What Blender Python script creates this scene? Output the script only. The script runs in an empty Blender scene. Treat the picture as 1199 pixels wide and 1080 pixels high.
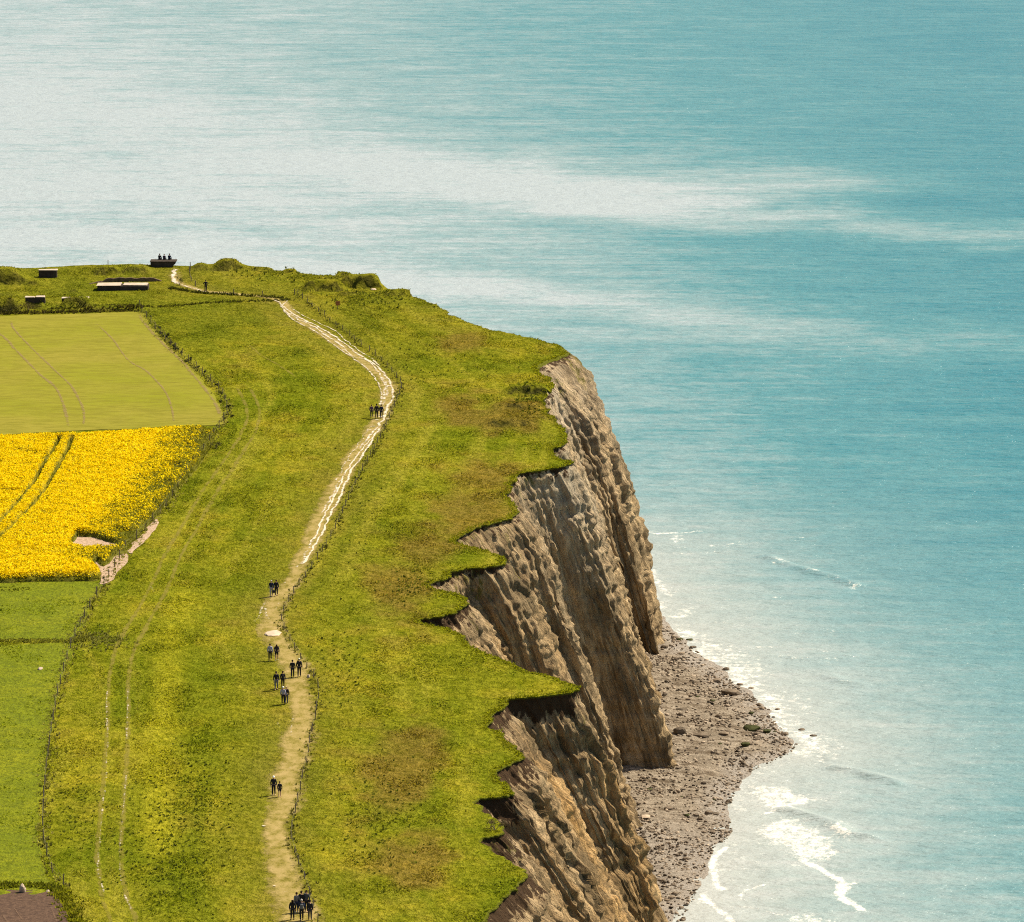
import bpy, bmesh, math, random
import numpy as np
from mathutils import Vector, Matrix
from mathutils.geometry import delaunay_2d_cdt
from mathutils.kdtree import KDTree

random.seed(7)
rng = np.random.default_rng(11)
SC = bpy.context.scene
COL = SC.collection

# ------------------------------------------------------------------ camera
F = 6000.0            # focal length in photo pixels
CX, CY = 599.5, 540.0
CAMZ = 150.0
PITCH = math.atan2(1115.0, F)
ZP = 38.0             # plateau height above the sea
CP, SP = math.cos(PITCH), math.sin(PITCH)


def W(px, py, z=ZP):
    """Point of the place on the level z that the photograph shows at (px, py)."""
    u = (np.asarray(px, float) - CX) / F
    v = (np.asarray(py, float) - CY) / F
    dx, dy, dz = u, CP - v * SP, -SP - v * CP
    t = (z - CAMZ) / dz
    return dx * t, dy * t


def WP(pts, z=ZP):
    a = np.array(pts, float)
    x, y = W(a[:, 0], a[:, 1], z)
    return np.stack([x, y], 1)


cam = bpy.data.cameras.new("camera")
cam.sensor_fit = 'HORIZONTAL'
cam.sensor_width = 36.0
cam.lens = 36.0 * F / 1199.0
cam.clip_start = 1.0
cam.clip_end = 60000.0
camo = bpy.data.objects.new("camera", cam)
camo.location = (0, 0, CAMZ)
camo.rotation_euler = (math.pi / 2 - PITCH, 0, 0)
COL.objects.link(camo)
SC.camera = camo

# ------------------------------------------------------------------ light
SUN_EL = math.radians(50)
SUN_AZ = math.radians(58)      # to the right of the view direction
sd = Vector((math.sin(SUN_AZ) * math.cos(SUN_EL), math.cos(SUN_AZ) * math.cos(SUN_EL), math.sin(SUN_EL)))
sun = bpy.data.lights.new("sun", 'SUN')
sun.energy = 5.0
sun.angle = math.radians(0.5)
sun.color = (1.0, 0.90, 0.72)
suno = bpy.data.objects.new("sun", sun)
suno.rotation_euler = (-sd).to_track_quat('-Z', 'Y').to_euler()
suno.location = (200, 600, 400)
COL.objects.link(suno)
world = bpy.data.worlds.new("World")
SC.world = world
world.use_nodes = True
wn = world.node_tree
sky = wn.nodes.new('ShaderNodeTexSky')
sky.sky_type = 'NISHITA'
sky.sun_disc = False
sky.sun_elevation = SUN_EL
sky.sun_rotation = SUN_AZ
sky.air_density = 1.0
sky.dust_density = 2.0
sky.ozone_density = 1.0
bg = wn.nodes['Background']
bg.inputs['Strength'].default_value = 0.065
wn.links.new(sky.outputs[0], bg.inputs[0])
SC.view_settings.view_transform = 'Standard'
SC.view_settings.look = 'None'
SC.view_settings.gamma = 1.0
SC.view_settings.exposure = 0.85
SC.cycles.use_denoising = False
SC.cycles.filter_width = 1.1
SC.cycles.max_bounces = 6
SC.cycles.sample_clamp_indirect = 6.0


# ------------------------------------------------------------------ noise (numpy)
def _hash(ix, iy, iz, seed):
    h = (ix.astype(np.int64) * 374761393 + iy.astype(np.int64) * 668265263 +
         iz.astype(np.int64) * 2147483647 + seed * 1274126177) & 0xFFFFFFFF
    h = ((h ^ (h >> 13)) * 1274126177) & 0xFFFFFFFF
    h = ((h ^ (h >> 16)) * 2246822519) & 0xFFFFFFFF
    return ((h ^ (h >> 15)) & 0xFFFFFF) / float(0xFFFFFF) * 2 - 1


def vnoise(x, y, z=0.0, seed=0):
    x, y, z = np.broadcast_arrays(np.asarray(x, float), np.asarray(y, float), np.asarray(z, float))
    ix, iy, iz = np.floor(x), np.floor(y), np.floor(z)
    fx, fy, fz = x - ix, y - iy, z - iz
    fx = fx * fx * fx * (fx * (fx * 6 - 15) + 10)
    fy = fy * fy * fy * (fy * (fy * 6 - 15) + 10)
    fz = fz * fz * fz * (fz * (fz * 6 - 15) + 10)
    r = 0
    for a in (0, 1):
        wx = fx if a else 1 - fx
        for b in (0, 1):
            wy = fy if b else 1 - fy
            for c in (0, 1):
                wz = fz if c else 1 - fz
                r = r + wx * wy * wz * _hash(ix + a, iy + b, iz + c, seed)
    return r


def fbm(x, y, z=0.0, octv=4, seed=0, gain=0.5):
    r, a, tot = 0, 1.0, 0
    x, y, z = np.asarray(x, float), np.asarray(y, float), np.asarray(z, float)
    for k in range(octv):
        r = r + a * vnoise(x + 17.3 * k, y - 9.1 * k, z + 5.7 * k, seed + k)
        tot += a
        a *= gain
        x, y, z = x * 2.03, y * 2.03, z * 2.03
    return r / tot


def sstep(a, b, x):
    t = np.clip((x - a) / (b - a), 0, 1)
    return t * t * (3 - 2 * t)


def inside(poly, x, y):
    x = np.asarray(x, float); y = np.asarray(y, float)
    r = np.zeros(x.shape, bool)
    n = len(poly)
    for i in range(n):
        x0, y0 = poly[i]; x1, y1 = poly[(i + 1) % n]
        if y0 == y1:
            continue
        c = ((y0 > y) != (y1 > y)) & (x < (x1 - x0) * (y - y0) / (y1 - y0) + x0)
        r ^= c
    return r


def pdist(line, x, y, closed=False):
    x = np.asarray(x, float); y = np.asarray(y, float)
    d = np.full(x.shape, 1e9)
    n = len(line)
    for i in range(n if closed else n - 1):
        ax, ay = line[i]; bx, by = line[(i + 1) % n]
        ux, uy = bx - ax, by - ay
        L = ux * ux + uy * uy + 1e-12
        t = np.clip(((x - ax) * ux + (y - ay) * uy) / L, 0, 1)
        d = np.minimum(d, (x - ax - t * ux) ** 2 + (y - ay - t * uy) ** 2)
    return np.sqrt(d)


def smooth_line(pts, step):
    """Catmull-Rom through pts, resampled every step metres."""
    P = np.array(pts, float)
    out = []
    n = len(P)
    for i in range(n - 1):
        p0, p1, p2, p3 = P[max(i - 1, 0)], P[i], P[i + 1], P[min(i + 2, n - 1)]
        k = max(2, int(np.linalg.norm(p2 - p1) / step))
        for t in np.arange(k) / k:
            out.append(0.5 * ((2 * p1) + (-p0 + p2) * t + (2 * p0 - 5 * p1 + 4 * p2 - p3) * t * t +
                              (-p0 + 3 * p1 - 3 * p2 + p3) * t ** 3))
    out.append(P[-1])
    return np.array(out)


# ------------------------------------------------------------------ mesh helpers
def np_mesh(name, V, Fc, mat=None, parent=None, cols=None, smooth=False, link=True):
    """V (n,3); Fc (m,k) one face size or a list of them."""
    me = bpy.data.meshes.new(name)
    V = np.asarray(V, np.float32)
    if isinstance(Fc, np.ndarray):
        Fc = [Fc]
    Fc = [f for f in Fc if len(f)]
    li = np.concatenate([f.ravel() for f in Fc]).astype(np.int32)
    sizes = np.concatenate([np.full(len(f), f.shape[1]) for f in Fc]).astype(np.int32)
    st = np.concatenate([[0], np.cumsum(sizes)[:-1]]).astype(np.int32)
    me.vertices.add(len(V)); me.vertices.foreach_set('co', V.ravel())
    me.loops.add(len(li)); me.loops.foreach_set('vertex_index', li)
    me.polygons.add(len(sizes)); me.polygons.foreach_set('loop_start', st)
    me.polygons.foreach_set('loop_total', sizes)
    if smooth:
        me.polygons.foreach_set('use_smooth', np.ones(len(sizes), bool))
    me.update(calc_edges=True)
    me.validate()
    for cn, c in (cols or {}).items():
        c = np.asarray(c, np.float32)
        if c.ndim == 1:
            a = me.attributes.new(cn, 'FLOAT', 'POINT')
            a.data.foreach_set('value', c)
        else:
            a = me.color_attributes.new(cn, 'FLOAT_COLOR', 'POINT')
            if c.shape[1] == 3:
                c = np.concatenate([c, np.ones((len(c), 1), np.float32)], 1)
            a.data.foreach_set('color', c.ravel())
    if mat:
        me.materials.append(mat)
    o = bpy.data.objects.new(name, me)
    if link:
        COL.objects.link(o)
    if parent:
        o.parent = parent
    return o


def bm_obj(name, bm, mat, parent=None, smooth=False):
    me = bpy.data.meshes.new(name)
    bmesh.ops.recalc_face_normals(bm, faces=bm.faces[:])
    bm.to_mesh(me); bm.free()
    if smooth:
        me.polygons.foreach_set('use_smooth', np.ones(len(me.polygons), bool))
    if mat:
        me.materials.append(mat)
    o = bpy.data.objects.new(name, me)
    COL.objects.link(o)
    if parent:
        o.parent = parent
    return o


def tag(o, label=None, cat=None, group=None, kind=None):
    if label: o['label'] = label
    if cat: o['category'] = cat
    if group: o['group'] = group
    if kind: o['kind'] = kind
    return o


def empty(name, loc, label, cat, group=None, rz=0.0):
    o = bpy.data.objects.new(name, None)
    o.empty_display_size = 0.3
    o.location = loc
    o.rotation_euler = (0, 0, rz)
    COL.objects.link(o)
    return tag(o, label, cat, group)


def grid_faces(nr, nc):
    i = np.arange(nr - 1)[:, None] * nc + np.arange(nc - 1)[None, :]
    i = i.ravel()
    return np.stack([i, i + 1, i + nc + 1, i + nc], 1)


# ------------------------------------------------------------------ materials
class NT:
    def __init__(self, name):
        self.m = bpy.data.materials.new(name)
        self.m.use_nodes = True
        self.t = self.m.node_tree
        self.b = self.t.nodes['Principled BSDF']
        self.out = self.t.nodes['Material Output']
        self.b.inputs['Roughness'].default_value = 0.9
        self.b.inputs['Specular IOR Level'].default_value = 0.04
        tc = self.t.nodes.new('ShaderNodeTexCoord')
        self.co = tc.outputs['Object']

    def set(self, sock, val):
        if hasattr(val, 'is_linked') or isinstance(val, bpy.types.NodeSocket):
            self.t.links.new(val, sock)
        else:
            if isinstance(val, (tuple, list)) and len(val) == 3 and sock.type == 'RGBA':
                val = (*val, 1)
            sock.default_value = val
        return self

    def node(self, typ, ins=None, **kw):
        n = self.t.nodes.new(typ)
        for k, v in kw.items():
            setattr(n, k, v)
        for k, v in (ins or {}).items():
            self.set(n.inputs[k], v)
        return n

    def map(self, scale=(1, 1, 1), rot=(0, 0, 0)):
        return self.node('ShaderNodeMapping', {'Vector': self.co, 'Scale': scale, 'Rotation': rot}).outputs[0]

    def noise(self, scale, detail=4, rough=0.55, vec=None, dist=0.0, typ='FBM'):
        n = self.node('ShaderNodeTexNoise', {'Vector': vec or self.co, 'Scale': scale, 'Detail': detail,
                                             'Roughness': rough, 'Distortion': dist})
        return n.outputs['Fac']

    def ramp(self, fac, stops, interp='LINEAR'):
        n = self.node('ShaderNodeValToRGB', {'Fac': fac})
        cr = n.color_ramp
        cr.interpolation = interp
        while len(cr.elements) > len(stops):
            cr.elements.remove(cr.elements[-1])
        while len(cr.elements) < len(stops):
            cr.elements.new(0.5)
        for e, (p, c) in zip(cr.elements, stops):
            e.position = p
            e.color = (c, c, c, 1) if not hasattr(c, '__len__') else (*c, 1)
        return n.outputs['Color']

    def mix(self, fac, a, b, blend='MIX'):
        n = self.t.nodes.new('ShaderNodeMix')
        n.data_type = 'RGBA'
        n.blend_type = blend
        self.set(n.inputs[0], fac); self.set(n.inputs[6], a); self.set(n.inputs[7], b)
        return n.outputs[2]

    def math(self, op, a, b=0.0, c=None):
        n = self.t.nodes.new('ShaderNodeMath')
        n.operation = op
        self.set(n.inputs[0], a); self.set(n.inputs[1], b)
        if c is not None: self.set(n.inputs[2], c)
        return n.outputs[0]

    def attr(self, name, out='Color'):
        return self.node('ShaderNodeAttribute', attribute_name=name).outputs[out]

    def bump(self, h, strength=0.5, dist=0.1, normal=None):
        ins = {'Height': h, 'Strength': strength, 'Distance': dist}
        n = self.node('ShaderNodeBump', ins)
        if normal is not None:
            self.set(n.inputs['Normal'], normal)
        self.set(self.b.inputs['Normal'], n.outputs[0])
        return n.outputs[0]

    def base(self, c):
        self.set(self.b.inputs['Base Color'], c)
        return self

    def p(self, **kw):
        for k, v in kw.items():
            self.set(self.b.inputs[k.replace('_', ' ')], v)
        return self

    def translucent(self, col, fac):
        tr = self.node('ShaderNodeBsdfTranslucent', {'Color': col})
        mx = self.node('ShaderNodeMixShader', {0: fac, 1: self.b.outputs[0], 2: tr.outputs[0]})
        self.t.links.new(mx.outputs[0], self.out.inputs['Surface'])
        return self


def plain(name, c, rough=0.85, var=0.15, scale=6.0, bump=0.0):
    n = NT(name)
    f = n.noise(scale, 4)
    d = tuple(max(0, x * (1 - var)) for x in c)
    l = tuple(x * (1 + var) for x in c)
    n.base(n.mix(n.ramp(f, [(0.3, 0.0), (0.7, 1.0)]), d, l)).p(Roughness=rough)
    if bump:
        n.bump(n.noise(scale * 3, 5), bump, 0.05)
    return n.m


# land: base colour comes with the mesh, blades and clumps from noise
g = NT("meadow_grass")
c0 = g.attr('Col')
flat = g.map((1, 0.7, 1))
n1 = g.noise(1.1, 6, 0.66, flat)
n2 = g.noise(3.2, 5, 0.75, g.map((1, 0.45, 1)))
n3 = g.noise(0.16, 5, 0.6)
cc = g.mix(g.ramp(n1, [(0.38, 1.0), (0.56, 0.0)]), c0, g.mix(1.0, c0, (0.66, 0.70, 0.5), 'MULTIPLY'))
cc = g.mix(g.ramp(n2, [(0.40, 1.0), (0.53, 0.0)]), cc, g.mix(1.0, cc, (0.60, 0.64, 0.55), 'MULTIPLY'))
cc = g.mix(g.ramp(n3, [(0.5, 0.0), (0.68, 0.55)]), cc, g.mix(1.0, cc, (1.3, 1.18, 0.9), 'MULTIPLY'))
g.base(cc)
g.set(g.b.inputs['Specular IOR Level'], 0.0)
n4 = g.noise(0.75, 4, 0.6)
g.bump(g.math('ADD', n4, g.math('ADD', g.math('MULTIPLY', n1, 0.7), g.math('MULTIPLY', n2, 0.45))), 1.0, 0.75)
M_LAND = g.m

t = NT("grass_blades")
tc_ = t.attr('Col')
t.base(tc_).p(Roughness=0.7)
t.translucent(t.mix(1.0, tc_, (1.25, 1.3, 0.6), 'MULTIPLY'), 0.45)
M_TUFT = t.m

f_ = NT("young_crop")
fa = f_.map((0.30, 1.0, 1), (0, 0, math.radians(4)))
fn = f_.noise(1.3, 6, 0.72, fa)
fl = f_.noise(0.07, 4, 0.6)
cb = f_.mix(f_.ramp(fl, [(0.35, 0.0), (0.65, 1.0)]), (0.182, 0.182, 0.012), (0.212, 0.186, 0.024))
cb = f_.mix(f_.ramp(fn, [(0.38, 0.85), (0.58, 0.0)]), cb, (0.142, 0.130, 0.012))
f_.base(cb)
f_.bump(fn, 0.6, 0.12)
M_CROP = f_.m

f2 = NT("green_cereal")
fn = f2.noise(1.0, 6, 0.7, f2.map((0.7, 0.8, 1)))
fm_ = f2.noise(3.2, 5, 0.75, f2.map((1, .45, 1)))
fl = f2.noise(0.12, 4, 0.6)
cb = f2.mix(f2.ramp(fl, [(0.35, 0.0), (0.65, 1.0)]), (0.150, 0.178, 0.007), (0.205, 0.212, 0.009))
cb = f2.mix(f2.ramp(fn, [(0.38, 0.9), (0.55, 0.0)]), cb, (0.115, 0.138, 0.007))
cb = f2.mix(f2.ramp(fm_, [(0.38, 0.9), (0.52, 0.0)]), cb, (0.090, 0.105, 0.006))
f2.base(cb)
f2.bump(f2.math('ADD', fn, f2.math('MULTIPLY', fm_, .4)), 1.0, 0.55)
M_CEREAL = f2.m

s_ = NT("ploughed_soil")
sa = s_.noise(2.5, 8, 0.7)
s_.base(s_.mix(s_.ramp(sa, [(0.35, 0.0), (0.65, 1.0)]), (0.058, 0.036, 0.026), (0.120, 0.074, 0.048)))
s_.bump(sa, 0.8, 0.2)
M_SOIL = s_.m

b_ = NT("bare_field_soil")
ba = b_.noise(3.0, 8, 0.7)
b_.base(b_.mix(b_.ramp(ba, [(0.38, 0.0), (0.62, 1.0)]), (0.24, 0.165, 0.10), (0.46, 0.33, 0.23)))
b_.bump(ba, 0.7, 0.15)
M_BARE = b_.m

# worn path: sandy turf whose edges break up into the grass
w_ = NT("worn_turf")
wv = w_.attr('edge', 'Fac')
wa = w_.noise(1.1, 6, 0.65, w_.map((1, 0.5, 1)))
wb = w_.noise(6.0, 5, 0.7, w_.map((1, 0.6, 1)))
w_.base(w_.mix(w_.ramp(wa, [(0.35, 0.0), (0.65, 1.0)]), (0.235, 0.188, 0.036), (0.380, 0.280, 0.108)))
al = w_.math('ADD', wv, w_.math('MULTIPLY', w_.math('SUBTRACT', w_.math('ADD', w_.math('MULTIPLY', wa, 0.5), w_.math('MULTIPLY', wb, 0.5)), 0.5), 3.2))
w_.p(Alpha=w_.ramp(al, [(0.25, 0.0), (1.2, 0.76)]))
w_.bump(wb, 0.5, 0.06)
M_WORN = w_.m

v_ = NT("pressed_grass")
va = v_.noise(1.2, 6, 0.65, v_.map((1, 0.5, 1)))
v_.base(v_.mix(v_.ramp(va, [(0.35, 0.0), (0.65, 1.0)]), (0.19, 0.165, 0.022), (0.27, 0.215, 0.05)))
v_.p(Alpha=v_.ramp(v_.math('ADD', v_.attr('edge', 'Fac'), v_.math('MULTIPLY', v_.math('SUBTRACT', va, 0.5), 3.2)), [(0.35, 0.0), (1.4, 0.45)]))
M_PRESS = v_.m
k_ = NT("trodden_chalk")
kv = k_.attr('edge', 'Fac')
ka = k_.noise(1.9, 5, 0.7, k_.map((.6, .6, 1)))
kb = k_.noise(7.0, 5, 0.7)
k_.base(k_.mix(k_.ramp(kb, [(0.3, 0.0), (0.6, 1.0)]), (0.40, 0.31, 0.18), (0.60, 0.53, 0.42)))
al = k_.math('ADD', kv, k_.math('MULTIPLY', k_.math('SUBTRACT', k_.math('ADD', k_.math('MULTIPLY', ka, 0.65), k_.math('MULTIPLY', kb, 0.35)), 0.5), 4.6))
k_.p(Alpha=k_.ramp(al, [(0.44, 0.0), (0.95, 1.0)]))
M_CHALKPATH = k_.m

# cliff
c_ = NT("weathered_chalk")
dep = c_.attr('dep', 'Fac')
soil = c_.attr('soil', 'Fac')
veg = c_.attr('veg', 'Fac')
pale = c_.attr('pale', 'Fac')
v1 = c_.noise(0.35, 7, 0.65, c_.map((1, 1, 0.30)))
v2 = c_.noise(1.6, 7, 0.7, c_.map((1, 1, 0.35)))
v3 = c_.noise(0.55, 6, 0.7, c_.map((0.35, 0.35, 1.6)))
v4 = c_.noise(5.0, 5, 0.7)
ch = c_.mix(c_.ramp(v1, [(0.36, 0.0), (0.64, 1.0)]), (0.240, 0.172, 0.098), (0.490, 0.372, 0.228))
ch = c_.mix(c_.math('MULTIPLY', c_.attr('earth', 'Fac'), c_.ramp(v1, [(.3, .55), (.6, 1.)])), ch, c_.mix(c_.ramp(v2, [(.3, 0.), (.7, 1.)]), (0.245, 0.155, 0.068), (0.58, 0.40, 0.20)))
ch = c_.mix(c_.ramp(v2, [(0.36, 0.6), (0.52, 0.0)]), ch, (0.185, 0.135, 0.085))
fall = c_.node('ShaderNodeCombineXYZ', {'X': c_.attr('along', 'Fac'), 'Y': c_.math('MULTIPLY', dep, .11), 'Z': 0.0}).outputs[0]
v6 = c_.noise(1.7, 6, .68, fall)
v7 = c_.noise(.55, 5, .6, fall)
ch = c_.mix(c_.ramp(v7, [(0.46, 0.0), (0.64, 0.8)]), ch, (0.60, 0.465, 0.295))
ch = c_.mix(c_.ramp(v6, [(0.42, 0.8), (0.51, 0.0)]), ch, (0.125, 0.092, 0.056))
ch = c_.mix(c_.ramp(v3, [(0.55, 0.0), (0.70, 0.55)]), ch, (0.46, 0.38, 0.26))
ch = c_.mix(c_.ramp(v4, [(0.36, 0.6), (0.46, 0.0)]), ch, (0.15, 0.11, 0.07))
ch = c_.mix(c_.ramp(c_.noise(.22, 5, .6, c_.map((1, 1, .7))), [(0.50, 0.0), (0.58, 0.6)]), ch, (0.125, 0.100, 0.064))
ch = c_.mix(c_.math('MULTIPLY', pale, c_.ramp(v2, [(0.3, 0.15), (0.6, 1.0)])), ch, (0.55, 0.50, 0.42))
ch = c_.mix(1.0, ch, (1.04, 0.98, 0.87), 'MULTIPLY')
ch = c_.mix(c_.attr('earth', 'Fac'), ch, c_.mix(1.0, ch, (1.08, 0.99, 0.84), 'MULTIPLY'))
sm = c_.math('SUBTRACT', soil, c_.math('ADD', dep, c_.math('MULTIPLY', c_.math('ADD', c_.math('MULTIPLY', c_.math('SUBTRACT', v2, 0.5), 4.5), c_.math('MULTIPLY', c_.math('SUBTRACT', c_.noise(.9, 4, .6, c_.map((1, 1, .12))), .5), 5.0)), 1.0)))
ch = c_.mix(c_.ramp(c_.math('MULTIPLY_ADD', sm, 0.9, 0.5), [(0.35, 0.0), (0.6, 1.0)]), ch,
            c_.mix(v4, (0.034, 0.020, 0.011), (0.095, 0.058, 0.032)))
ch = c_.mix(c_.ramp(c_.math('ADD', veg, c_.math('MULTIPLY', c_.math('SUBTRACT', v2, 0.5), 2.2)), [(0.62, 0.0), (0.85, 0.8)]), ch, (0.135, 0.120, 0.022))
turf = c_.math('LESS_THAN', c_.math('ADD', dep, c_.math('MULTIPLY', c_.math('SUBTRACT', v4, 0.5), 0.5)), 0.22)
ch = c_.mix(turf, ch, (0.13, 0.135, 0.012))
c_.base(ch)
v5 = c_.noise(2.2, 6, .75, c_.map((1, 1, .6)))
c_.bump(c_.math('ADD', c_.math('MULTIPLY', v2, .8), c_.math('ADD', c_.math('MULTIPLY', v4, 0.3), c_.math('MULTIPLY', v6, 1.1))), 1.0, 0.8)
M_CLIFF = c_.m

# beach
e_ = NT("chalk_shingle")
wet = e_.attr('wet', 'Fac')
e1 = e_.noise(0.5, 6, 0.6)
e2 = e_.noise(4.0, 6, 0.75)
eb = e_.mix(e_.ramp(e1, [(0.35, 0.0), (0.65, 1.0)]), (0.225, 0.185, 0.132), (0.42, 0.35, 0.262))
eb = e_.mix(e_.ramp(e2, [(0.36, 0.8), (0.55, 0.0)]), eb, (0.15, 0.11, 0.075))
e3 = e_.noise(.55, 6, .7, e_.map((.5, 1.4, 1)))
eb = e_.mix(e_.ramp(e3, [(0.40, 0.85), (0.50, 0.0)]), eb, (0.115, 0.083, 0.052))
eb = e_.mix(wet, eb, e_.mix(e_.ramp(e2, [(0.35, 0.0), (0.6, 1.0)]), (0.19, 0.16, 0.125), (0.44, 0.385, 0.32)))  # wet shingle, lightened in colour to carry the sun's glare on it
e_.base(eb).p(Roughness=e_.math('SUBTRACT', 0.9, e_.math('MULTIPLY', wet, 0.45)))
e_.bump(e_.math('ADD', e2, e_.math('MULTIPLY', e3, 1.5)), 1.0, 0.4)
M_BEACH = e_.m

r_ = NT("wet_rock")
r1 = r_.noise(2.0, 6, 0.7)
oi = r_.node('ShaderNodeObjectInfo').outputs['Random']
rb = r_.mix(r_.ramp(r1, [(0.35, 0.0), (0.65, 1.0)]), (0.045, 0.036, 0.026), (0.15, 0.118, 0.085))
r_.base(r_.mix(r_.math('MULTIPLY', oi, 0.7), rb, (0.26, 0.20, 0.14)))
r_.bump(r1, 0.8, 0.15)
M_ROCK = r_.m
M_WEED = plain("weed_covered_rock", (0.055, 0.058, 0.022), 0.8, 0.5, 3.0, 0.6)
M_PALE = plain("pale_chalk_rock", (0.46, 0.36, 0.26), 0.9, 0.2, 3.0, 0.5)
M_CONC = plain("shaded_concrete", (0.058, 0.046, 0.036), 0.95, 0.35, 1.6, 0.5)  # concrete darkened to carry the shade on viewer-facing sides
M_CONCTOP = plain("sunlit_concrete", (0.42, 0.34, 0.26), 0.95, 0.2, 1.6, 0.3)  # same concrete lightened for the sunlit tops
M_DARK = plain("opening_shade", (0.05, 0.04, 0.035), 0.95, 0.3, 2.0)  # near-black colour stands for the shade inside openings
M_WOOD = plain("fence_wood", (0.17, 0.135, 0.085), 0.9, 0.35, 9.0, 0.4)
M_WIRE = plain("galvanised_wire", (0.18, 0.17, 0.16), 0.6, 0.1)
M_SIGN = plain("weathered_red_board", (0.36, 0.14, 0.05), 0.8, 0.25)
M_LEAF = NT("shrub_leaves")
M_LEAF.base(M_LEAF.attr('Col'))
M_LEAF.translucent(M_LEAF.attr('Col'), 0.3)
M_LEAF = M_LEAF.m
M_RAPE = NT("rapeseed_plants")
rc = M_RAPE.attr('Col')
M_RAPE.base(rc).p(Roughness=0.7)
M_RAPE.translucent(rc, 0.35)
M_RAPE = M_RAPE.m
M_RAPEBASE = NT('rapeseed_stems')
M_RAPEBASE.base(M_RAPEBASE.attr('Col')).bump(M_RAPEBASE.noise(3., 5, .7), .8, .2)
M_RAPEBASE = M_RAPEBASE.m

# ------------------------------------------------------------------ cliff edge: photo key points, foot offset (dx, dy), profile power
EDGE = [
    (-500, 335, 2, 12, .8), (-300, 328, 2, 12, .8), (-120, 321, 2, 12, .8), (0, 315.5, 2, 12, .8), (50, 312.5, 3, 12, .8), (100, 310.5, 3, 12, .8),
    (150, 309.3, 4, 12, .8), (185, 309.5, 4, 12, .8), (205, 312.5, 4, 11, .8), (225, 312, 4, 11, .8), (260, 313, 5, 10, .8), (300, 315, 5, 10, .8),
    (340, 318, 6, 10, .8), (367, 321, 6, 9, .8), (395, 325, 7, 9, .8), (430, 331, 8, 8, .8), (447, 338, 8, 8, .8),
    (470, 341, 9, 8, .8), (490, 347, 9, 8, .8), (496, 351, 9, 7, .8), (515, 361, 10, 7, .8), (531, 371, 10, 6, .8), (537, 377, 10, 6, .8),
    (552, 380, 10, 6, .8), (570, 386, 11, 5, .8), (591, 389, 12, 4, .75), (626, 397, 12, 3, .7), (655, 405, 12.0, 1, .60),
    (663, 411, 12.5, 0, .57), (659, 416, 12.9, -2, .57), (646, 420, 14.5, -5, .57), (627, 427, 15.9, -9, .59), (629, 434, 14.0, -4, .74),
    (638, 440, 12.6, 0, .80), (646, 447, 11.6, 0, .82), (648, 455, 11.4, 0, .84), (638, 464, 12.6, 0, .82), (637, 476, 13.2, 0, .8),
    (646, 491, 13.2, -2, .76), (659, 502, 11.0, 0, .86), (665, 514, 10.8, 0, .86), (662, 521, 11.0, 0, .86), (646, 525, 12.6, 0, .86),
    (652, 536, 12.6, 0, .86), (668, 541, 12, 0, .9), (670, 543.5, 12, 0, .9), (660, 546, 12, 1, .9), (635, 550, 12, 3, .88),
    (605, 554, 10.5, 5, .85), (602, 562, 9.0, 5, .85), (594, 581, 10, 1, .8), (602, 592, 13.5, 0, .76), (603, 600, 14.0, 0, .74),
    (601, 606, 14.0, 0, .74), (584, 609.5, 14, 1, .76), (563, 616, 13, 2, .8), (552, 621, 12, 3, .8), (531, 630, 12.5, 3, .8),
    (529, 635, 12, 2, .8), (560, 642, 13, 1, .78), (586, 651, 14.2, 0, .76), (592, 656, 14.2, 0, .76), (586, 662, 14, 0, .76), (557, 665, 14, 2, .8),
    (526, 669, 13, 3, .8), (528, 677, 12, 2, .8), (503, 683, 13, 3, .8), (504, 688, 13, 2, .8), (532, 694, 14, 1, .78),
    (551, 701, 15, 0, .76), (543, 708, 14.5, 0, .78), (531, 719, 14, 1, .8), (491, 724, 13, 3, .8), (484, 727.5, 13, 3, .8),
    (526, 737, 15, 1, .8), (542, 745, 15.5, 1, .8), (554, 759, 16, 1, .8), (581, 770, 16, 1, .8), (611, 785, 15, 1, .85),
    (649, 793, 14.5, 1, .95), (671, 800, 13.2, 0, .98), (677, 808, 13.0, 0, 1.0), (668, 811, 13.6, 0, 1.0), (640, 813, 14.5, 0, .95),
    (605, 816, 14, 0, .9), (595, 818, 14, 0, .9), (592, 827, 14, 0, .9), (578, 833, 15.5, 0, .86), (574, 839, 15.5, 0, .86),
    (570, 846, 16, 0, .84), (598, 871, 16, 0, .8), (611, 886, 16, 0, .8), (607, 893, 16, 0, .8), (581, 904, 17, 0, .8),
    (580, 912, 17, 0, .8), (605, 930, 16.5, 0, .8), (575, 933, 17, 0, .8), (550, 937, 18, 0, .8), (567, 949, 17, 0, .8),
    (592, 967, 16.5, 0, .8), (590, 978, 16.5, 0, .8), (565, 980, 17, 0, .8), (553, 984, 18, 0, .8), (572, 992, 17, 0, .8),
    (583, 1002, 17, 0, .8), (610, 1019, 16, 0, .8), (614, 1024, 16, 0, .8), (605, 1036, 16, 0, .8), (589, 1052, 16.5, 0, .8),
    (569, 1069, 17, 0, .8), (572, 1090, 17, 0, .8), (600, 1130, 16, 0, .8), (560, 1180, 17, 0, .8), (590, 1250, 16, 0, .8),
    (560, 1330, 17, 0, .8), (600, 1420, 16, 0, .8), (560, 1550, 17, 0, .8), (600, 1750, 16, 0, .8), (570, 2050, 16, 0, .8)]
EA = np.array(EDGE, float)
KX, KY = W(EA[:, 0], EA[:, 1])
nearm = np.arange(len(EA)) > [q[:2] for q in EDGE].index((668, 811))
EA[nearm, 2] = 18.6 - KX[nearm]
K = np.stack([KX, KY], 1)
seg = np.linalg.norm(np.diff(K, axis=0), axis=1)
S = np.concatenate([[0], np.cumsum(seg)])
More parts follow.
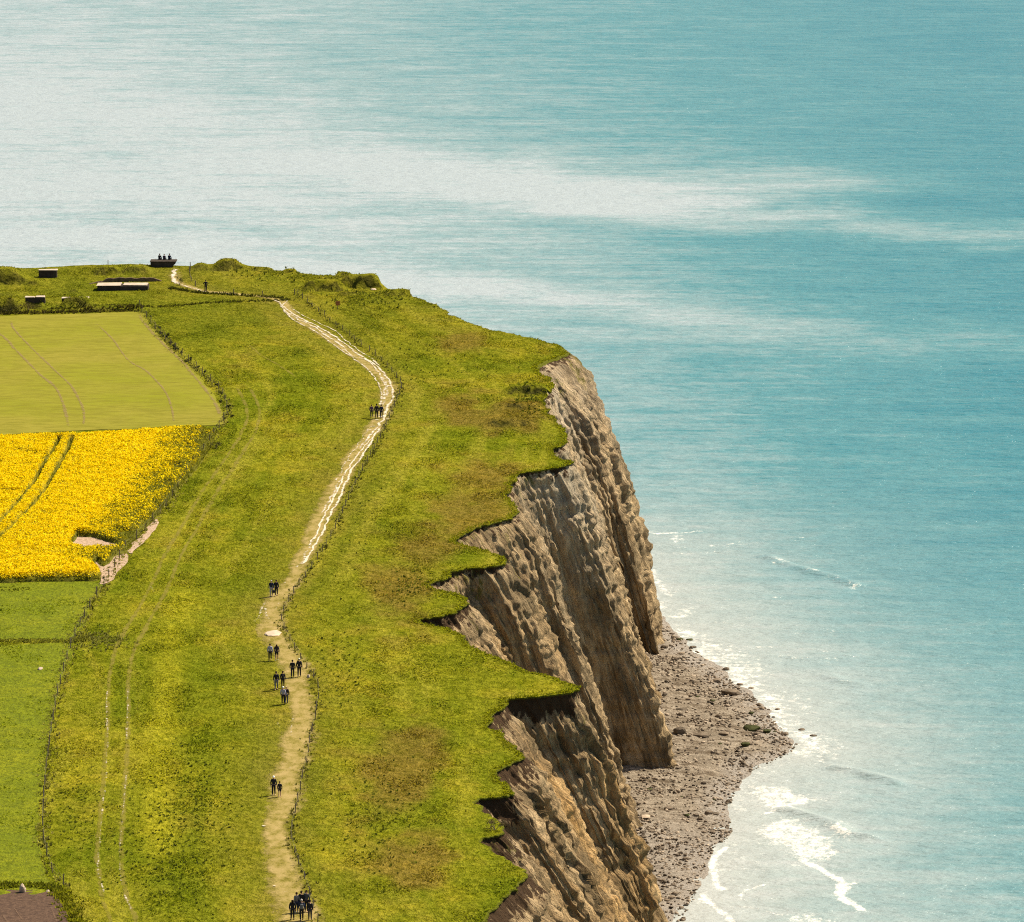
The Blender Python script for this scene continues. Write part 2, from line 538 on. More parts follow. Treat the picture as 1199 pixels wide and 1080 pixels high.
# finer where it is seen
samp = []
for i in range(len(K) - 1):
    st = 0.21 if 395 < EA[i, 1] < 1085 and i > 24 else 1.0
    k = max(1, int(seg[i] / st))
    samp.extend(S[i] + seg[i] * np.arange(k) / k)
samp.append(S[-1])
s = np.array(samp)
ex = np.interp(s, S, KX); ey = np.interp(s, S, KY)
# round the corners a little
for _ in range(34):
    ex[1:-1] = ex[1:-1] * .5 + (ex[:-2] + ex[2:]) * .25
    ey[1:-1] = ey[1:-1] * .5 + (ey[:-2] + ey[2:]) * .25
ox = np.interp(s, S, EA[:, 2]); oy = np.interp(s, S, EA[:, 3]); opw = np.interp(s, S, EA[:, 4])
tx = np.gradient(ex); ty = np.gradient(ey)
tl = np.hypot(tx, ty) + 1e-9
nx, ny = -ty / tl, tx / tl           # outward = left of travel? fixed below
if (nx * ox + ny * oy).sum() < 0:
    nx, ny = -nx, -ny
jit = 0.46 * fbm(s * 1.3, 0, octv=4, seed=3, gain=.65) + 0.42 * fbm(s * 0.42, 3.3, octv=2, seed=5)
ex = ex + nx * jit; ey = ey + ny * jit
EDGE_XY = np.stack([ex, ey], 1)

# ------------------------------------------------------------------ relief
MOUNDS = []


def mound(x0, x1, yb, hpx, depth, face=1.0, soft=1.2):
    xa, D = W(x0, yb); xb, _ = W(x1, yb)
    MOUNDS.append((float(xa), float(xb), float(D), 1.45 * hpx * float(D) / F, depth, face * .42, soft))


mound(-60, 33, 334, 12, 9, 2.5, 3)
mound(26, 52, 335, 4, 5, 1.5, 1.5)
mound(-40, 22, 347.5, 2.5, 5, 1.2)
mound(-60, 28, 366, 12, 6, 1.5)
mound(26, 56, 362, 7, 5, 1.2)
mound(70, 108, 361, 8, 5, 1.2, 1.0)
mound(95, 170, 365, 3, 5, 1.2)
mound(76, 95, 343, 3, 4, 0.8)
mound(105, 142, 322.5, 7, 7, 1.2, 1.2)
mound(140, 176, 321, 6, 7, 1.2, 1.2)
mound(-40, 8, 318, 3, 6, 1.0)
mound(12, 26, 318, 2, 4, 1.0)
mound(222, 246, 317, 5, 5, 1.5)
mound(244, 288, 317.5, 8, 7, 2.0, 2.2)
mound(284, 367, 317.5, 2.5, 5, 1.2, 1.0)
mound(330, 365, 320, 3, 4, 0.6, .6)
mound(370, 395, 330, 4, 4, 1.0)
mound(392, 423, 329, 7, 3.5, 0.5, .5)
mound(398, 448, 339, 11, 6, 1.4, 1.2)
mound(352, 405, 341.5, 8.5, 6, 1.0, 1.2)
mound(352, 374, 348, 3.0, 3, 0.7)
mound(392, 425, 346, 2.5, 3, 0.8)
mound(444, 494, 345.5, 4, 4, 0.8)
mound(420, 540, 362, 2.0, 6, 1.5)
mound(500, 537, 377, 2.5, 5, 1.0)
mound(568, 642, 500, 5, 5, 1.5, 1.2)
mound(575, 640, 480, 5, 4, 1.5, 1.2)
mound(590, 645, 462, 7, 4, 1.5, 1.2)
mound(600, 655, 494, 4, 3, 1.0, 1.0)


def relief(x, y):
    x = np.asarray(x, float); y = np.asarray(y, float)
    z = ZP + 0.13 * fbm(x / 9, y / 13, octv=3, seed=21)
    for xa, xb, yb, h, dp, fc, so in MOUNDS:
        wob = 0.4 * vnoise(x / 2.6, y / 5.0, seed=int(abs(xa) * 7) % 50)
        sx = sstep(xa - so * .3, xa + so, x) * (1 - sstep(xb - so, xb + so * .3, x))
        yy = y - wob * .8
        sy = sstep(yb, yb + fc, yy) * (1 - sstep(yb + fc + dp * .3, yb + fc + dp, yy))
        z = z + h * sx * sy * (0.95 + .12 * vnoise(x / 2.5, y / 2.5, seed=9))
    return z


# ------------------------------------------------------------------ polygons traced on the plateau
PATH_C = WP([(203, 318), (206, 327), (214, 334), (240, 341), (280, 345), (322, 351), (345, 371), (385, 396), (420, 420), (447, 442),
             (456, 460), (450, 487), (434, 508), (414, 540), (395, 575), (375, 615), (358, 648), (340, 684), (318, 706), (311, 730),
             (318, 752), (332, 772), (344, 797), (349, 822), (348, 842), (341, 866), (333, 895), (324, 941), (315, 974), (319, 1002), (331, 1043), (346, 1085), (350, 1200), (345, 1500)])
CROPF = WP([(-420, 396), (-200, 383), (0, 371), (100, 368), (163, 366), (172, 376), (190, 398), (217, 425), (240, 450), (254, 470), (261, 486),
            (261, 498), (205, 499), (160, 502), (100, 504), (0, 510), (-300, 530)])
RAPEF = WP([(-500, 520), (0, 518), (60, 516), (130, 513), (200, 508), (254, 505), (247, 525), (228, 552), (205, 578), (183, 606), (160, 630), (142, 655), (130, 676), (108, 681), (50, 682),
            (0, 684), (-500, 700)])
CER1 = WP([(-500, 705), (0, 683), (60, 682), (117, 683), (108, 700), (86, 747), (0, 749), (-500, 760)])
CER2 = WP([(-500, 772), (0, 757), (82, 758), (70, 800), (60, 850), (52, 900), (46, 950), (47, 1000), (55, 1045), (0, 1050), (-500, 1060)])
PLOUGH = WP([(-500, 1062), (0, 1043), (20, 1046), (64, 1046), (74, 1062), (82, 1084), (100, 1150), (110, 1300), (-600, 1300)])
TRACK = WP([(284, 452), (297, 482), (290, 508), (270, 540), (245, 577), (224, 614), (203, 650), (190, 680), (172, 715), (150, 752), (141, 782), (138, 820), (137, 870), (134, 910), (131, 950), (128, 1000), (132, 1040), (142, 1072), (160, 1120), (190, 1200)])
HEATHS = [(600, 490, 14, 20), (560, 600, 10, 26), (500, 640, 9, 22), (470, 690, 8, 24), (470, 905, 7, 22), (570, 560, 9, 16), (540, 480, 8, 18), (490, 870, 5, 14), (480, 1010, 6, 12), (540, 400, 6, 12)]
HEATH = [(float(W(a, b)[0]), float(W(a, b)[1]), c * .5, d * .8) for a, b, c, d in HEATHS]
YELLOWS = WP([(215, 690), (205, 740), (195, 800), (190, 850), (180, 920), (190, 1000)])
EDK = KDTree(len(EDGE_XY))
for i_, (a_, b_) in enumerate(EDGE_XY):
    EDK.insert((a_, b_, 0), i_)
EDK.balance()
STEPX = EDGE_XY[::4]


def gcol(x, y):
    """Grass colour of the plateau (linear albedo)."""
    x = np.asarray(x, float); y = np.asarray(y, float)
    a = fbm(x / 7, y / 14, octv=4, seed=31)
    b = fbm(x / 2.2, y / 4, octv=3, seed=41)
    base = np.stack([np.full_like(x, 0.205), np.full_like(x, 0.205), np.full_like(x, 0.014)], -1)
    yel = np.array([0.285, 0.255, 0.020])
    grn = np.array([0.140, 0.165, 0.009])
    brn = np.array([0.205, 0.140, 0.030])
    k = sstep(0.05, 0.5, a + .5 * b)[..., None]
    base = base * (1 - k) + yel * k
    k = sstep(0.05, 0.5, -a + .4 * b)[..., None] * .8
    base = base * (1 - k) + grn * k
    dp = pdist(PATH_C, x, y) * np.where(x > np.interp(y, PATH_C[::-1, 1], PATH_C[::-1, 0]), 1, -1)
    st = fbm(dp / 1.7, y / 55, octv=3, seed=36) + .5 * fbm(dp / .6, y / 40, octv=2, seed=37)
    k = sstep(0.1, 0.7, st)[..., None] * .8
    base = base * (1 - k) + np.array([0.30, 0.27, 0.03]) * k
    k = sstep(0.1, 0.7, -st)[..., None] * .55
    base = base * (1 - k) + grn * k
    h = np.zeros_like(x)
    for hx, hy, rx, ry in HEATH:
        h = np.maximum(h, np.exp(-(((x - hx) / rx) ** 2 + ((y - hy) / ry) ** 2)))
    k = sstep(0.10, 0.85, h + .5 * b + .3 * a)[..., None] * .82
    base = base * (1 - k) + brn * k
    dp = pdist(PATH_C, x, y)
    k = (np.exp(-(dp / 4.2) ** 2) * (.55 + .5 * b))[..., None].clip(0, .8)
    base = base * (1 - k) + np.array([0.215, 0.178, 0.028]) * k
    dy_ = pdist(YELLOWS, x, y)
    k = (np.exp(-(dy_ / 1.5) ** 2) * (.75 + .6 * b))[..., None].clip(0, .9)
    base = base * (1 - k) + np.array([0.33, 0.30, 0.02]) * k
    # shade painted on slopes that face the viewer; far end: duller
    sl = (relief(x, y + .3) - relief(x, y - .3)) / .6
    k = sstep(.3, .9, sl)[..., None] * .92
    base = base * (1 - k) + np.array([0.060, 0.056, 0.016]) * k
    k = sstep(640, 740, y)[..., None] * .35
    base = base * (1 - k) + np.array([0.165, 0.145, 0.020]) * k
    return base


# ------------------------------------------------------------------ land surface
def cdt_sheet(poly, pts, zfun, name, mat, colfun=None, smooth=True):
    n = len(poly)
    co = [Vector((float(a), float(b))) for a, b in poly] + [Vector((float(a), float(b))) for a, b in pts]
    r = delaunay_2d_cdt(co, [], [list(range(n))], 1, 1e-4)
    V2 = np.array([(v.x, v.y) for v in r[0]])
    Fc = np.array([f for f in r[2] if len(f) == 3], np.int64)
    a = V2[Fc[:, 0]]; b = V2[Fc[:, 1]]; c = V2[Fc[:, 2]]
    cr = (b[:, 0] - a[:, 0]) * (c[:, 1] - a[:, 1]) - (b[:, 1] - a[:, 1]) * (c[:, 0] - a[:, 0])
    Fc[cr < 0] = Fc[cr < 0][:, ::-1]
    z = zfun(V2[:, 0], V2[:, 1])
    cols = {'Col': colfun(V2[:, 0], V2[:, 1])} if colfun else None
    return np_mesh(name, np.column_stack([V2, z]), Fc, mat, cols=cols, smooth=smooth)


far_l = [(-420.0, float(EDGE_XY[-1][1])), (-420.0, float(EDGE_XY[0][1]))]
LANDP = [tuple(p) for p in EDGE_XY] + far_l
pts = []
yy = 395.0
while yy < 790:
    dx = 0.75
    xs = np.arange(-84, 16, dx)
    pts.append(np.stack([xs + rng.uniform(-.25, .25, len(xs)), np.full(len(xs), yy) + rng.uniform(-.3, .3, len(xs))], 1))
    yy += 0.95 if yy < 640 else 0.6
xs, ys = np.meshgrid(np.arange(-415, -86, 9.0), np.arange(265, 795, 9.0))
pts.append(np.stack([xs.ravel(), ys.ravel()], 1))
xs, ys = np.meshgrid(np.arange(-72, 12, 4.0), np.arange(265, 394, 4.0))
pts.append(np.stack([xs.ravel(), ys.ravel()], 1))
pts = np.concatenate(pts)
LP = np.array(LANDP)
ins = inside(LP, pts[:, 0], pts[:, 1])
pts = pts[ins]
dd = np.array([EDK.find((a, b, 0))[2] for a, b in pts])
pts = pts[dd > 0.35]


def zland(x, y):
    return relief(x, y)


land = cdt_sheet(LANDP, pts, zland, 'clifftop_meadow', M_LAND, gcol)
tag(land, kind='structure')

# ------------------------------------------------------------------ cliff face
deps = np.concatenate([[0, .10, .22, .36, .52, .7, .9], np.arange(1.1, 6, .2), np.arange(6, 39.2, .25)])
nr, nc = len(deps), len(s)
ztop = relief(ex, ey)
T = deps[:, None] / 36.0
pr = np.clip(T, 0, 1.1) ** opw[None, :]
X = ex[None, :] + ox[None, :] * pr
Y = ey[None, :] + oy[None, :] * pr
Z = ztop[None, :] - deps[:, None] * (ztop[None, :] + 1.0) / 39.2
# normals of the swept face
gx_s, gy_s = np.gradient(X, axis=1), np.gradient(Y, axis=1)
L = np.hypot(gx_s, gy_s) + 1e-9
hx, hy = -gy_s / L, gx_s / L
sg = np.sign((hx * ox[None, :] + hy * oy[None, :]).sum())
hx, hy = hx * sg, hy * sg
for _ in range(6):
    hx[:, 1:-1] = (hx[:, :-2] + 2 * hx[:, 1:-1] + hx[:, 2:]) / 4
    hy[:, 1:-1] = (hy[:, :-2] + 2 * hy[:, 1:-1] + hy[:, 2:]) / 4
SS = s[None, :] + 0 * Z
near = sstep(540, 505, ey)[None, :]
soilt = (0.75 + 1.75 * near) * (1 + .45 * fbm(s / 3.0, 1.7, octv=3, seed=61))[None, :]
soilt = soilt * (1 - .42 * np.clip(hx[6], 0, 1))[None, :]
d = deps[:, None]
flut = 1 - 2 * np.abs(fbm(SS / 3.2 + .35 * vnoise(SS / 5, Z / 7, seed=72), Z / 22, octv=2, seed=71))
wig = .45 * vnoise(SS / 1.7, d / 3.0, seed=73)
rill = 1 - 2 * np.abs(fbm(SS / 1.15 + wig, d / 13 + 0 * Z, octv=3, seed=74, gain=.6))
grit = fbm(SS / .42 + wig, d / 2.6 + 0 * Z, octv=3, seed=76, gain=.6)
big = fbm(X / 6, Y / 6, Z / 14, octv=3, seed=81)
blk = 1.6 * np.abs(fbm(X / 1.5, Y / 1.5, Z / 2.4, octv=4, seed=91, gain=.6)) - .35
fine = fbm(X / .4, Y / .4, Z / .55, octv=2, seed=92)
led = np.abs(fbm(X / 14, Y / 14, Z / 1.3, octv=2, seed=95))
ramp_ = sstep(0.3, 3.5, d)
# the sides that look out to sea are more broken than the sheltered bay walls
sw_t = SS / 2.7 + 1.1 * fbm(SS / 6, d / 11 + 0 * Z, octv=2, seed=78)
sw_f = sw_t - np.floor(sw_t)
saw = np.where(sw_f < .84, sw_f / .84, (1 - sw_f) / .16)
saw_a = sstep(-.25, .35, vnoise(np.floor(sw_t) * 1.7, d / 9, seed=79)) * np.clip(hx * 1.4 - .1, 0, 1)
brk = .30 + .70 * np.clip(hx * 1.15, 0, 1)
disp = ramp_ * (1.15 * saw_a * (saw - .5) + 0.42 * (.35 + .65 * brk) * (flut - .45) + .28 * brk * (rill - .4) + 1.15 * big + brk * (.52 * blk + .26 * grit + .18 * fine) - (.35 + .45 * brk) * led)
lip = -0.42 * sstep(0.08, 0.30, d) * (1 - .75 * sstep(soilt * .8, soilt * 1.3 + .2, d))
lip = lip + 0.25 * sstep(.2, .6, d) * (1 - ramp_) * fbm(SS / .8, Z / .8, octv=3, seed=97)
disp = disp + lip
X = X + hx * disp; Y = Y + hy * disp
Z = Z + ramp_ * 0.25 * blk * sstep(38.5, 34, d)
vegm = 0.12 + .35 * fbm(X / 5, Y / 5, Z / 5, octv=3, seed=101) + .25 * sstep(6, 1, d) - .1 * near + 0.15 * (flut > .5)
palem = sstep(560, 600, Y) * .55 * (0.5 + fbm(X / 6, Y / 6, Z / 9, octv=3, seed=111)) * sstep(22, 4, d)
V = np.stack([X.ravel(), Y.ravel(), Z.ravel()], 1)
cl = np_mesh('cliff', V, grid_faces(nr, nc), M_CLIFF, smooth=True,
             cols={'along': (SS + wig * .6).ravel(), 'dep': (d + 0 * Z).ravel(), 'soil': (soilt + 0 * Z).ravel(), 'veg': vegm.ravel(), 'earth': (sstep(570, 490, Y) * sstep(1, 8, d) * np.clip(.62 + .9 * big, .1, 1)).ravel(), 'pale': np.clip(palem, 0, 1).ravel()})
tag(cl, kind='structure')

# ------------------------------------------------------------------ sheets on the plateau


def drape(name, poly, step, dz, mat, kind='structure'):
    x0, y0 = poly.min(0); x1, y1 = poly.max(0)
    x0 = max(x0, -90)
    xs, ys = np.meshgrid(np.arange(x0, x1, step), np.arange(y0, y1, step * 1.3))
    p = np.stack([xs.ravel() + rng.uniform(-.2, .2, xs.size), ys.ravel() + rng.uniform(-.2, .2, xs.size)], 1)
    line = smooth_line(np.vstack([poly, poly[:1]]), 1.5)[:-1] if len(poly) > 4 else poly
    p = p[inside(line, p[:, 0], p[:, 1])]
    p = p[pdist(line[::2], p[:, 0], p[:, 1], True) > .3]
    wob = 0.25
    line = line + np.stack([wob * vnoise(line[:, 0] / 1.2, line[:, 1] / 1.2, seed=4), wob * vnoise(line[:, 0] / 1.3, line[:, 1] / 1.3, seed=8)], 1)
    o = cdt_sheet(line, p, lambda x, y: relief(x, y) + dz, name, mat)
    if kind:
        tag(o, kind=kind)
    return o


drape('crop_field', CROPF, 1.6, .06, M_CROP)
drape('cereal_field', CER1, 1.2, .06, M_CEREAL)
drape('cereal_field', CER2, 1.2, .06, M_CEREAL)
drape('ploughed_field', PLOUGH, 1.0, .06, M_SOIL)
BARE = [WP([(82, 640), (90, 629), (110, 630), (138, 638), (140, 645), (120, 648), (84, 644)]),
        WP([(108, 663), (113, 657), (120, 664), (128, 660), (132, 652), (148, 648), (150, 655), (138, 670), (128, 682), (118, 684), (118, 672)]),
        WP([(150, 646), (158, 633), (170, 622), (180, 612), (186, 606), (183, 618), (168, 634), (156, 648)])]
for b in BARE:
    drape('bare_soil', b, .7, .07, M_BARE)


def ribbon(line, wl, wr, dz, nu=9, pw=1.0, solid=1.0):
    """strip along line (n,2) between offsets -wl and +wr (arrays); returns V, F, edge attribute."""
    n = len(line)
    tx = np.gradient(line[:, 0]); ty = np.gradient(line[:, 1])
    l = np.hypot(tx, ty) + 1e-9
    nx, ny = ty / l, -tx / l
    u = np.linspace(0, 1, nu)
    off = -wl[:, None] * (1 - u) + wr[:, None] * u
    X = line[:, :1] + nx[:, None] * off; Y = line[:, 1:] + ny[:, None] * off
    Z = relief(X, Y) + dz
    e = (1 - np.abs(2 * u - 1)) ** pw
    endf = np.minimum(np.arange(n), np.arange(n)[::-1]) / 6.0
    E = np.minimum(e[None, :] * 1.6, 1) * np.clip(endf, 0, 1)[:, None] * solid
    return np.stack([X.ravel(), Y.ravel(), Z.ravel()], 1), grid_faces(n, nu), E.ravel()


def ribbons(name, items, mat):
    Vs, Fs, Es, o = [], [], [], 0
    for it in items:
        V, Fq, E = ribbon(*it)
        Vs.append(V); Fs.append(Fq + o); Es.append(E); o += len(V)
    ob = np_mesh(name, np.concatenate(Vs), np.concatenate(Fs), mat, cols={'edge': np.concatenate(Es)}, smooth=True)
    return tag(ob, kind='structure')


def wid(n, a, b=None, seed=0, var=.35, sc=6.0):
    base = np.interp(np.arange(n), np.linspace(0, n - 1, len(a) if hasattr(a, '__len__') else 2), a if hasattr(a, '__len__') else [a, a])
    return base * (1 + var * vnoise(np.arange(n) / sc, seed * 3.7, seed=seed))


pc = smooth_line(PATH_C, .8)
# widths along the path by distance (metres each side)
py_ = np.array([240, 400, 480, 520, 535, 560, 650, 690, 720, 760])
pl_ = np.array([2.4, 2.2, 2.0, 1.9, 1.3, 1.2, 1.1, 1.2, .9, 1.3])
pr_ = np.array([1.3, 1.3, 1.2, 1.2, 1.2, 1.4, 1.2, 1.2, .7, 1.3])
wl = np.interp(pc[:, 1], py_, pl_) * wid(len(pc), 1.0, seed=2, sc=9)
wr = np.interp(pc[:, 1], py_, pr_) * wid(len(pc), 1.0, seed=3, sc=9)
ribbons('path', [(pc, wl * 1.15, wr * 1.1, .035, 13)], M_WORN)

BR = [  # braided chalk tracks: photo points, half width in metres
    ([(206, 314), (203, 320), (204, 328), (212, 334)], .55),
    ([(200, 327), (208, 332), (222, 337), (242, 342), (262, 344), (290, 347)], .28),
    ([(318, 349), (328, 356), (340, 366), (358, 376), (378, 386), (400, 400), (418, 414), (438, 427), (452, 441), (460, 457), (458, 470), (452, 483), (447, 493), (438, 505), (430, 516), (422, 527)], .26),
    ([(322, 351), (335, 352), (330, 360), (345, 372), (362, 380), (380, 392), (398, 403), (412, 417), (428, 422), (440, 432), (447, 444), (450, 455), (449, 468), (444, 478)], .24),
    ([(340, 360), (352, 368), (372, 378), (390, 387), (404, 398), (424, 413), (436, 421), (446, 431)], .18),
    ([(330, 362), (346, 376), (360, 384), (380, 396), (402, 412), (416, 422), (430, 433), (441, 446), (446, 458), (448, 472)], .2),
    ([(446, 440), (452, 450), (453, 462), (447, 478)], .3),
    ([(446, 500), (438, 512), (424, 535), (414, 550), (404, 568), (394, 590), (384, 610), (374, 630), (362, 650), (352, 664)], .22),
    ([(436, 512), (424, 528), (412, 543), (401, 562), (391, 582), (382, 600), (372, 622), (360, 642)], .17),
    ([(440, 494), (430, 505), (421, 520), (412, 532), (402, 548), (394, 566)], .16),
    ([(400, 560), (392, 575), (384, 590), (376, 606)], .2),
    ([(345, 668), (352, 660), (360, 645), (368, 630)], .22),
    ([(325, 686), (335, 684), (343, 685), (350, 682)], .5),
    ([(327, 700), (324, 708), (321, 718)], .22),
    ([(316, 702), (306, 712), (301, 725), (298, 730)], .2),
    ([(312, 706), (311, 716), (314, 724), (316, 729)], .2),
    ([(297, 729), (306, 727), (314, 729)], .2),
    ([(345, 838), (342, 850), (340, 862)], .18),
    ([(330, 842), (326, 850), (322, 858)], .14),
    ([(331, 905), (338, 902), (342, 896)], .12),
    ([(318, 968), (326, 966)], .12), ([(329, 984), (332, 982)], .12), ([(318, 1024), (325, 1022)], .14),
    ([(330, 1047), (334, 1044), (336, 1040)], .2), ([(331, 1054), (336, 1053)], .22), ([(334, 1068), (336, 1066)], .2),
    ([(320, 1000), (324, 999)], .14), ([(327, 1012), (331, 1010)], .14),
]
items = []
for i, (pp, hw) in enumerate(BR):
    l_ = smooth_line(WP(pp), .45)
    n = len(l_)
    amp = .16
    l_[:, 0] += amp * vnoise(l_[:, 1] / 1.8, i * 3.1, seed=50 + i)
    w1 = wid(n, hw * .85, seed=10 + i, var=.6, sc=4); w2 = wid(n, hw * .85, seed=40 + i, var=.6, sc=4)
    items.append((l_, w1, w2, .06 + .004 * (i % 5), 7, 1.0, [.9, .8, .85, .75, .7, .7, .65, 1.0, .95, .6, .65][i] if i < 11 else .5))
pcx = np.interp
for i in range(70):
    tq = rng.integers(0, len(pc))
    cx_, cy_ = pc[tq]
    far_ = 600 < cy_ < 725
    if not far_ and (cy_ > 545 or rng.uniform() > .5):
        continue
    half = rng.uniform(.3, .6) if far_ else rng.uniform(.08, .25)
    cx_ += rng.uniform(-.7, .7); cy_ += rng.uniform(-.8, .8)
    sl = rng.uniform(-.5, .5)
    l_ = np.stack([np.linspace(cx_ - half, cx_ + half, 14), cy_ + sl * np.linspace(-half, half, 14)], 1)
    w1 = np.full(14, rng.uniform(.12, .26) if far_ else rng.uniform(.10, .2))
    items.append((l_, w1, w1, .085, 5, .7, 1.1))
ribbons('chalk_track', items, M_CHALKPATH)

tl_ = smooth_line(TRACK, .8)
tn = np.gradient(tl_, axis=0); tn = tn / np.linalg.norm(tn, axis=1)[:, None]
nn = np.stack([tn[:, 1], -tn[:, 0]], 1)
n = len(tl_)
gap = np.interp(tl_[:, 1], [400, 500, 640], [1.0, .95, .8])[:, None]
ribbons('vehicle_track', [(tl_ + nn * gap, wid(n, .32, seed=5), wid(n, .32, seed=6), .03, 7),
                          (tl_ - nn * gap, wid(n, .32, seed=7), wid(n, .32, seed=8), .03, 7),
                          (smooth_line(WP([(288, 400), (305, 415), (330, 430), (352, 446)]), .8), wid(40, .4)[:1].repeat(len(smooth_line(WP([(288, 400), (305, 415), (330, 430), (352, 446)]), .8))), wid(40, .4)[:1].repeat(len(smooth_line(WP([(288, 400), (305, 415), (330, 430), (352, 446)]), .8))), .03, 7),
                          ], M_PRESS)
RUTS = [([(126, 800), (125, 830), (126, 870), (124, 900)], .12), ([(150, 800), (149, 840), (148, 870)], .12), ([(148, 905), (145, 940), (143, 960)], .12),
        ([(126, 900), (121, 940), (117, 985), (115, 1020), (124, 1050)], .1), ([(144, 955), (140, 1000), (144, 1040), (156, 1072)], .1),
        ([(168, 686), (178, 685)], .22), ([(190, 671), (194, 669)], .14), ([(262, 702), (266, 701)], .2), ([(44, 783), (50, 782)], .3), ([(176, 685), (183, 700)], .1)]
items = []
for i, (pp, hw) in enumerate(RUTS):
    l_ = smooth_line(WP(pp), .45)
    n = len(l_)
    items.append((l_, wid(n, hw, seed=70 + i, var=.6, sc=3), wid(n, hw, seed=90 + i, var=.6, sc=3), .05 + .004 * (i % 4), 5, 1.0, .42))
ribbons('chalk_rut', items, M_CHALKPATH)
# wheel lines in the young crop
items = []
for i, (pp, hw) in enumerate([([(-5, 386), (25, 417), (45, 437), (66, 456), (76, 480), (80, 500)], .3), ([(14, 375), (16, 385), (34, 405), (62, 432), (85, 455), (97, 480), (98, 500)], .22),
                              ([(114, 380), (130, 396), (150, 422), (172, 436), (190, 455), (200, 475), (203, 495)], .2), ([(204, 497), (240, 496), (260, 495)], .5),
                              ([(163, 368), (168, 378), (188, 400), (216, 428), (250, 470), (258, 490)], .3)]):
    l_ = smooth_line(WP(pp), .9)
    n = len(l_)
    items.append((l_, wid(n, hw, seed=170 + i), wid(n, hw, seed=190 + i), .09, 5))
sr = NT("tramline_soil")
sv = sr.attr('edge', 'Fac'); sn = sr.noise(1.2, 5, .7)
sr.base(sr.mix(sn, (0.20, 0.135, 0.06), (0.30, 0.21, 0.10)))
sr.p(Alpha=sr.ramp(sr.math('ADD', sv, sr.math('MULTIPLY', sr.math('SUBTRACT', sn, .5), 3.5)), [(.35, 0.), (1.2, .5)]))
ribbons('tramline', items, sr.m)
pr1 = NT("furrow_soil")
pr1.base((0.15, 0.095, 0.06))
pr1.p(Alpha=pr1.ramp(pr1.math('ADD', pr1.attr('edge', 'Fac'), pr1.math('MULTIPLY', pr1.math('SUBTRACT', pr1.noise(2.0, 4), .5), 3.)), [(.3, 0.), (.9, .7)]))
items = []
for i, pp in enumerate([[(0, 1056), (30, 1055), (70, 1057)], [(13, 1060), (30, 1084)], [(58, 1058), (68, 1084)], [(0, 1068), (10, 1084)]]):
    l_ = smooth_line(WP(pp), .4); n = len(l_)
    items.append((l_, wid(n, .1, seed=i + 3), wid(n, .1, seed=i + 8), .085, 5))
ribbons('furrow', items, pr1.m)

# ------------------------------------------------------------------ grass tufts (stuff)


def blades(name, P, H, Wd, C, mat, nb=5, lean=.8, cname='Col', label=None):
    """P (n,3) roots; H heights; Wd half widths; C colours (n,3). nb leaning blades each."""
    n = len(P)
    Vs, Cs = [], []
    for k in range(nb):
        a = rng.uniform(0, 2 * math.pi, n)
        ln = rng.uniform(.2, 1.0, n) * lean * H
        r = Wd * rng.uniform(.0, 1.0, n)
        bx = P[:, 0] + np.cos(a) * r * .7; by = P[:, 1] + np.sin(a) * r * .7
        wv = Wd * rng.uniform(.35, .75, n)
        pa = a + math.pi / 2 + rng.uniform(-.5, .5, n)
        h = H * rng.uniform(.55, 1.1, n)
        v0 = np.stack([bx - np.cos(pa) * wv, by - np.sin(pa) * wv, P[:, 2] - .03], 1)
        v1 = np.stack([bx + np.cos(pa) * wv, by + np.sin(pa) * wv, P[:, 2] - .03], 1)
        v2 = np.stack([bx + np.cos(a) * ln + np.cos(pa) * wv * .5, by + np.sin(a) * ln + np.sin(pa) * wv * .5, P[:, 2] + h], 1)
        v3 = np.stack([bx + np.cos(a) * ln - np.cos(pa) * wv * .5, by + np.sin(a) * ln - np.sin(pa) * wv * .5, P[:, 2] + h * rng.uniform(.8, 1, n)], 1)
        Vs.append(np.stack([v0, v1, v2, v3], 1))
        cv = C * rng.uniform(.75, 1.25, n)[:, None]
        Cs.append(np.repeat(cv[:, None, :], 4, 1))
    V = np.concatenate(Vs).reshape(-1, 3)
    Cc = np.concatenate(Cs).reshape(-1, 3)
    Fq = np.arange(len(V)).reshape(-1, 4)
    return np_mesh(name, V, Fq, mat, cols={cname: Cc})


N = 520000
# spread evenly in the picture's depth
yy = rng.uniform(395, 772, N); xx = rng.uniform(-82, 12, N)
keep = np.abs(xx) < yy * .1035
xx, yy = xx[keep], yy[keep]
keep = inside(LP[::1] if len(LP) < 1500 else np.vstack([EDGE_XY[::2], far_l]), xx, yy)
xx, yy = xx[keep], yy[keep]
FIELDS = [CROPF, RAPEF, PLOUGH]
infield = np.zeros(len(xx), bool)
for fp in FIELDS:
    infield |= inside(fp, xx, yy)
xx, yy = xx[~infield], yy[~infield]
dpath = pdist(PATH_C, xx, yy)
dtrk = np.abs(pdist(TRACK, xx, yy) - .95)
clump = fbm(xx / 3.2, yy / 4.5, octv=4, seed=131)
prob = .55 + .45 * sstep(-.15, .35, clump)
prob = np.where(dpath < 2.6, prob * sstep(1.2, 3.0, dpath), prob)
prob = np.where(dtrk < .5, prob * .25, prob)
keep = rng.uniform(0, 1, len(xx)) < prob
xx, yy, clump, dpath = xx[keep], yy[keep], clump[keep], dpath[keep]
slp = (relief(xx, yy + .3) - relief(xx, yy - .3)) / .6
kk = slp < .28
xx, yy, clump, dpath = xx[kk], yy[kk], clump[kk], dpath[kk]
rough = sstep(-.1, .45, clump) * sstep(2, 8, dpath)
H = .04 + .09 * rough * rng.uniform(.3, 1.3, len(xx)) + .13 * (rng.uniform(0, 1, len(xx)) < .015 + .025 * rough)
Wd = rng.uniform(.05, .11, len(xx)) + .04 * rough
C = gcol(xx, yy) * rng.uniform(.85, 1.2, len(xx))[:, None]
incer = inside(CER1, xx, yy) | inside(CER2, xx, yy)
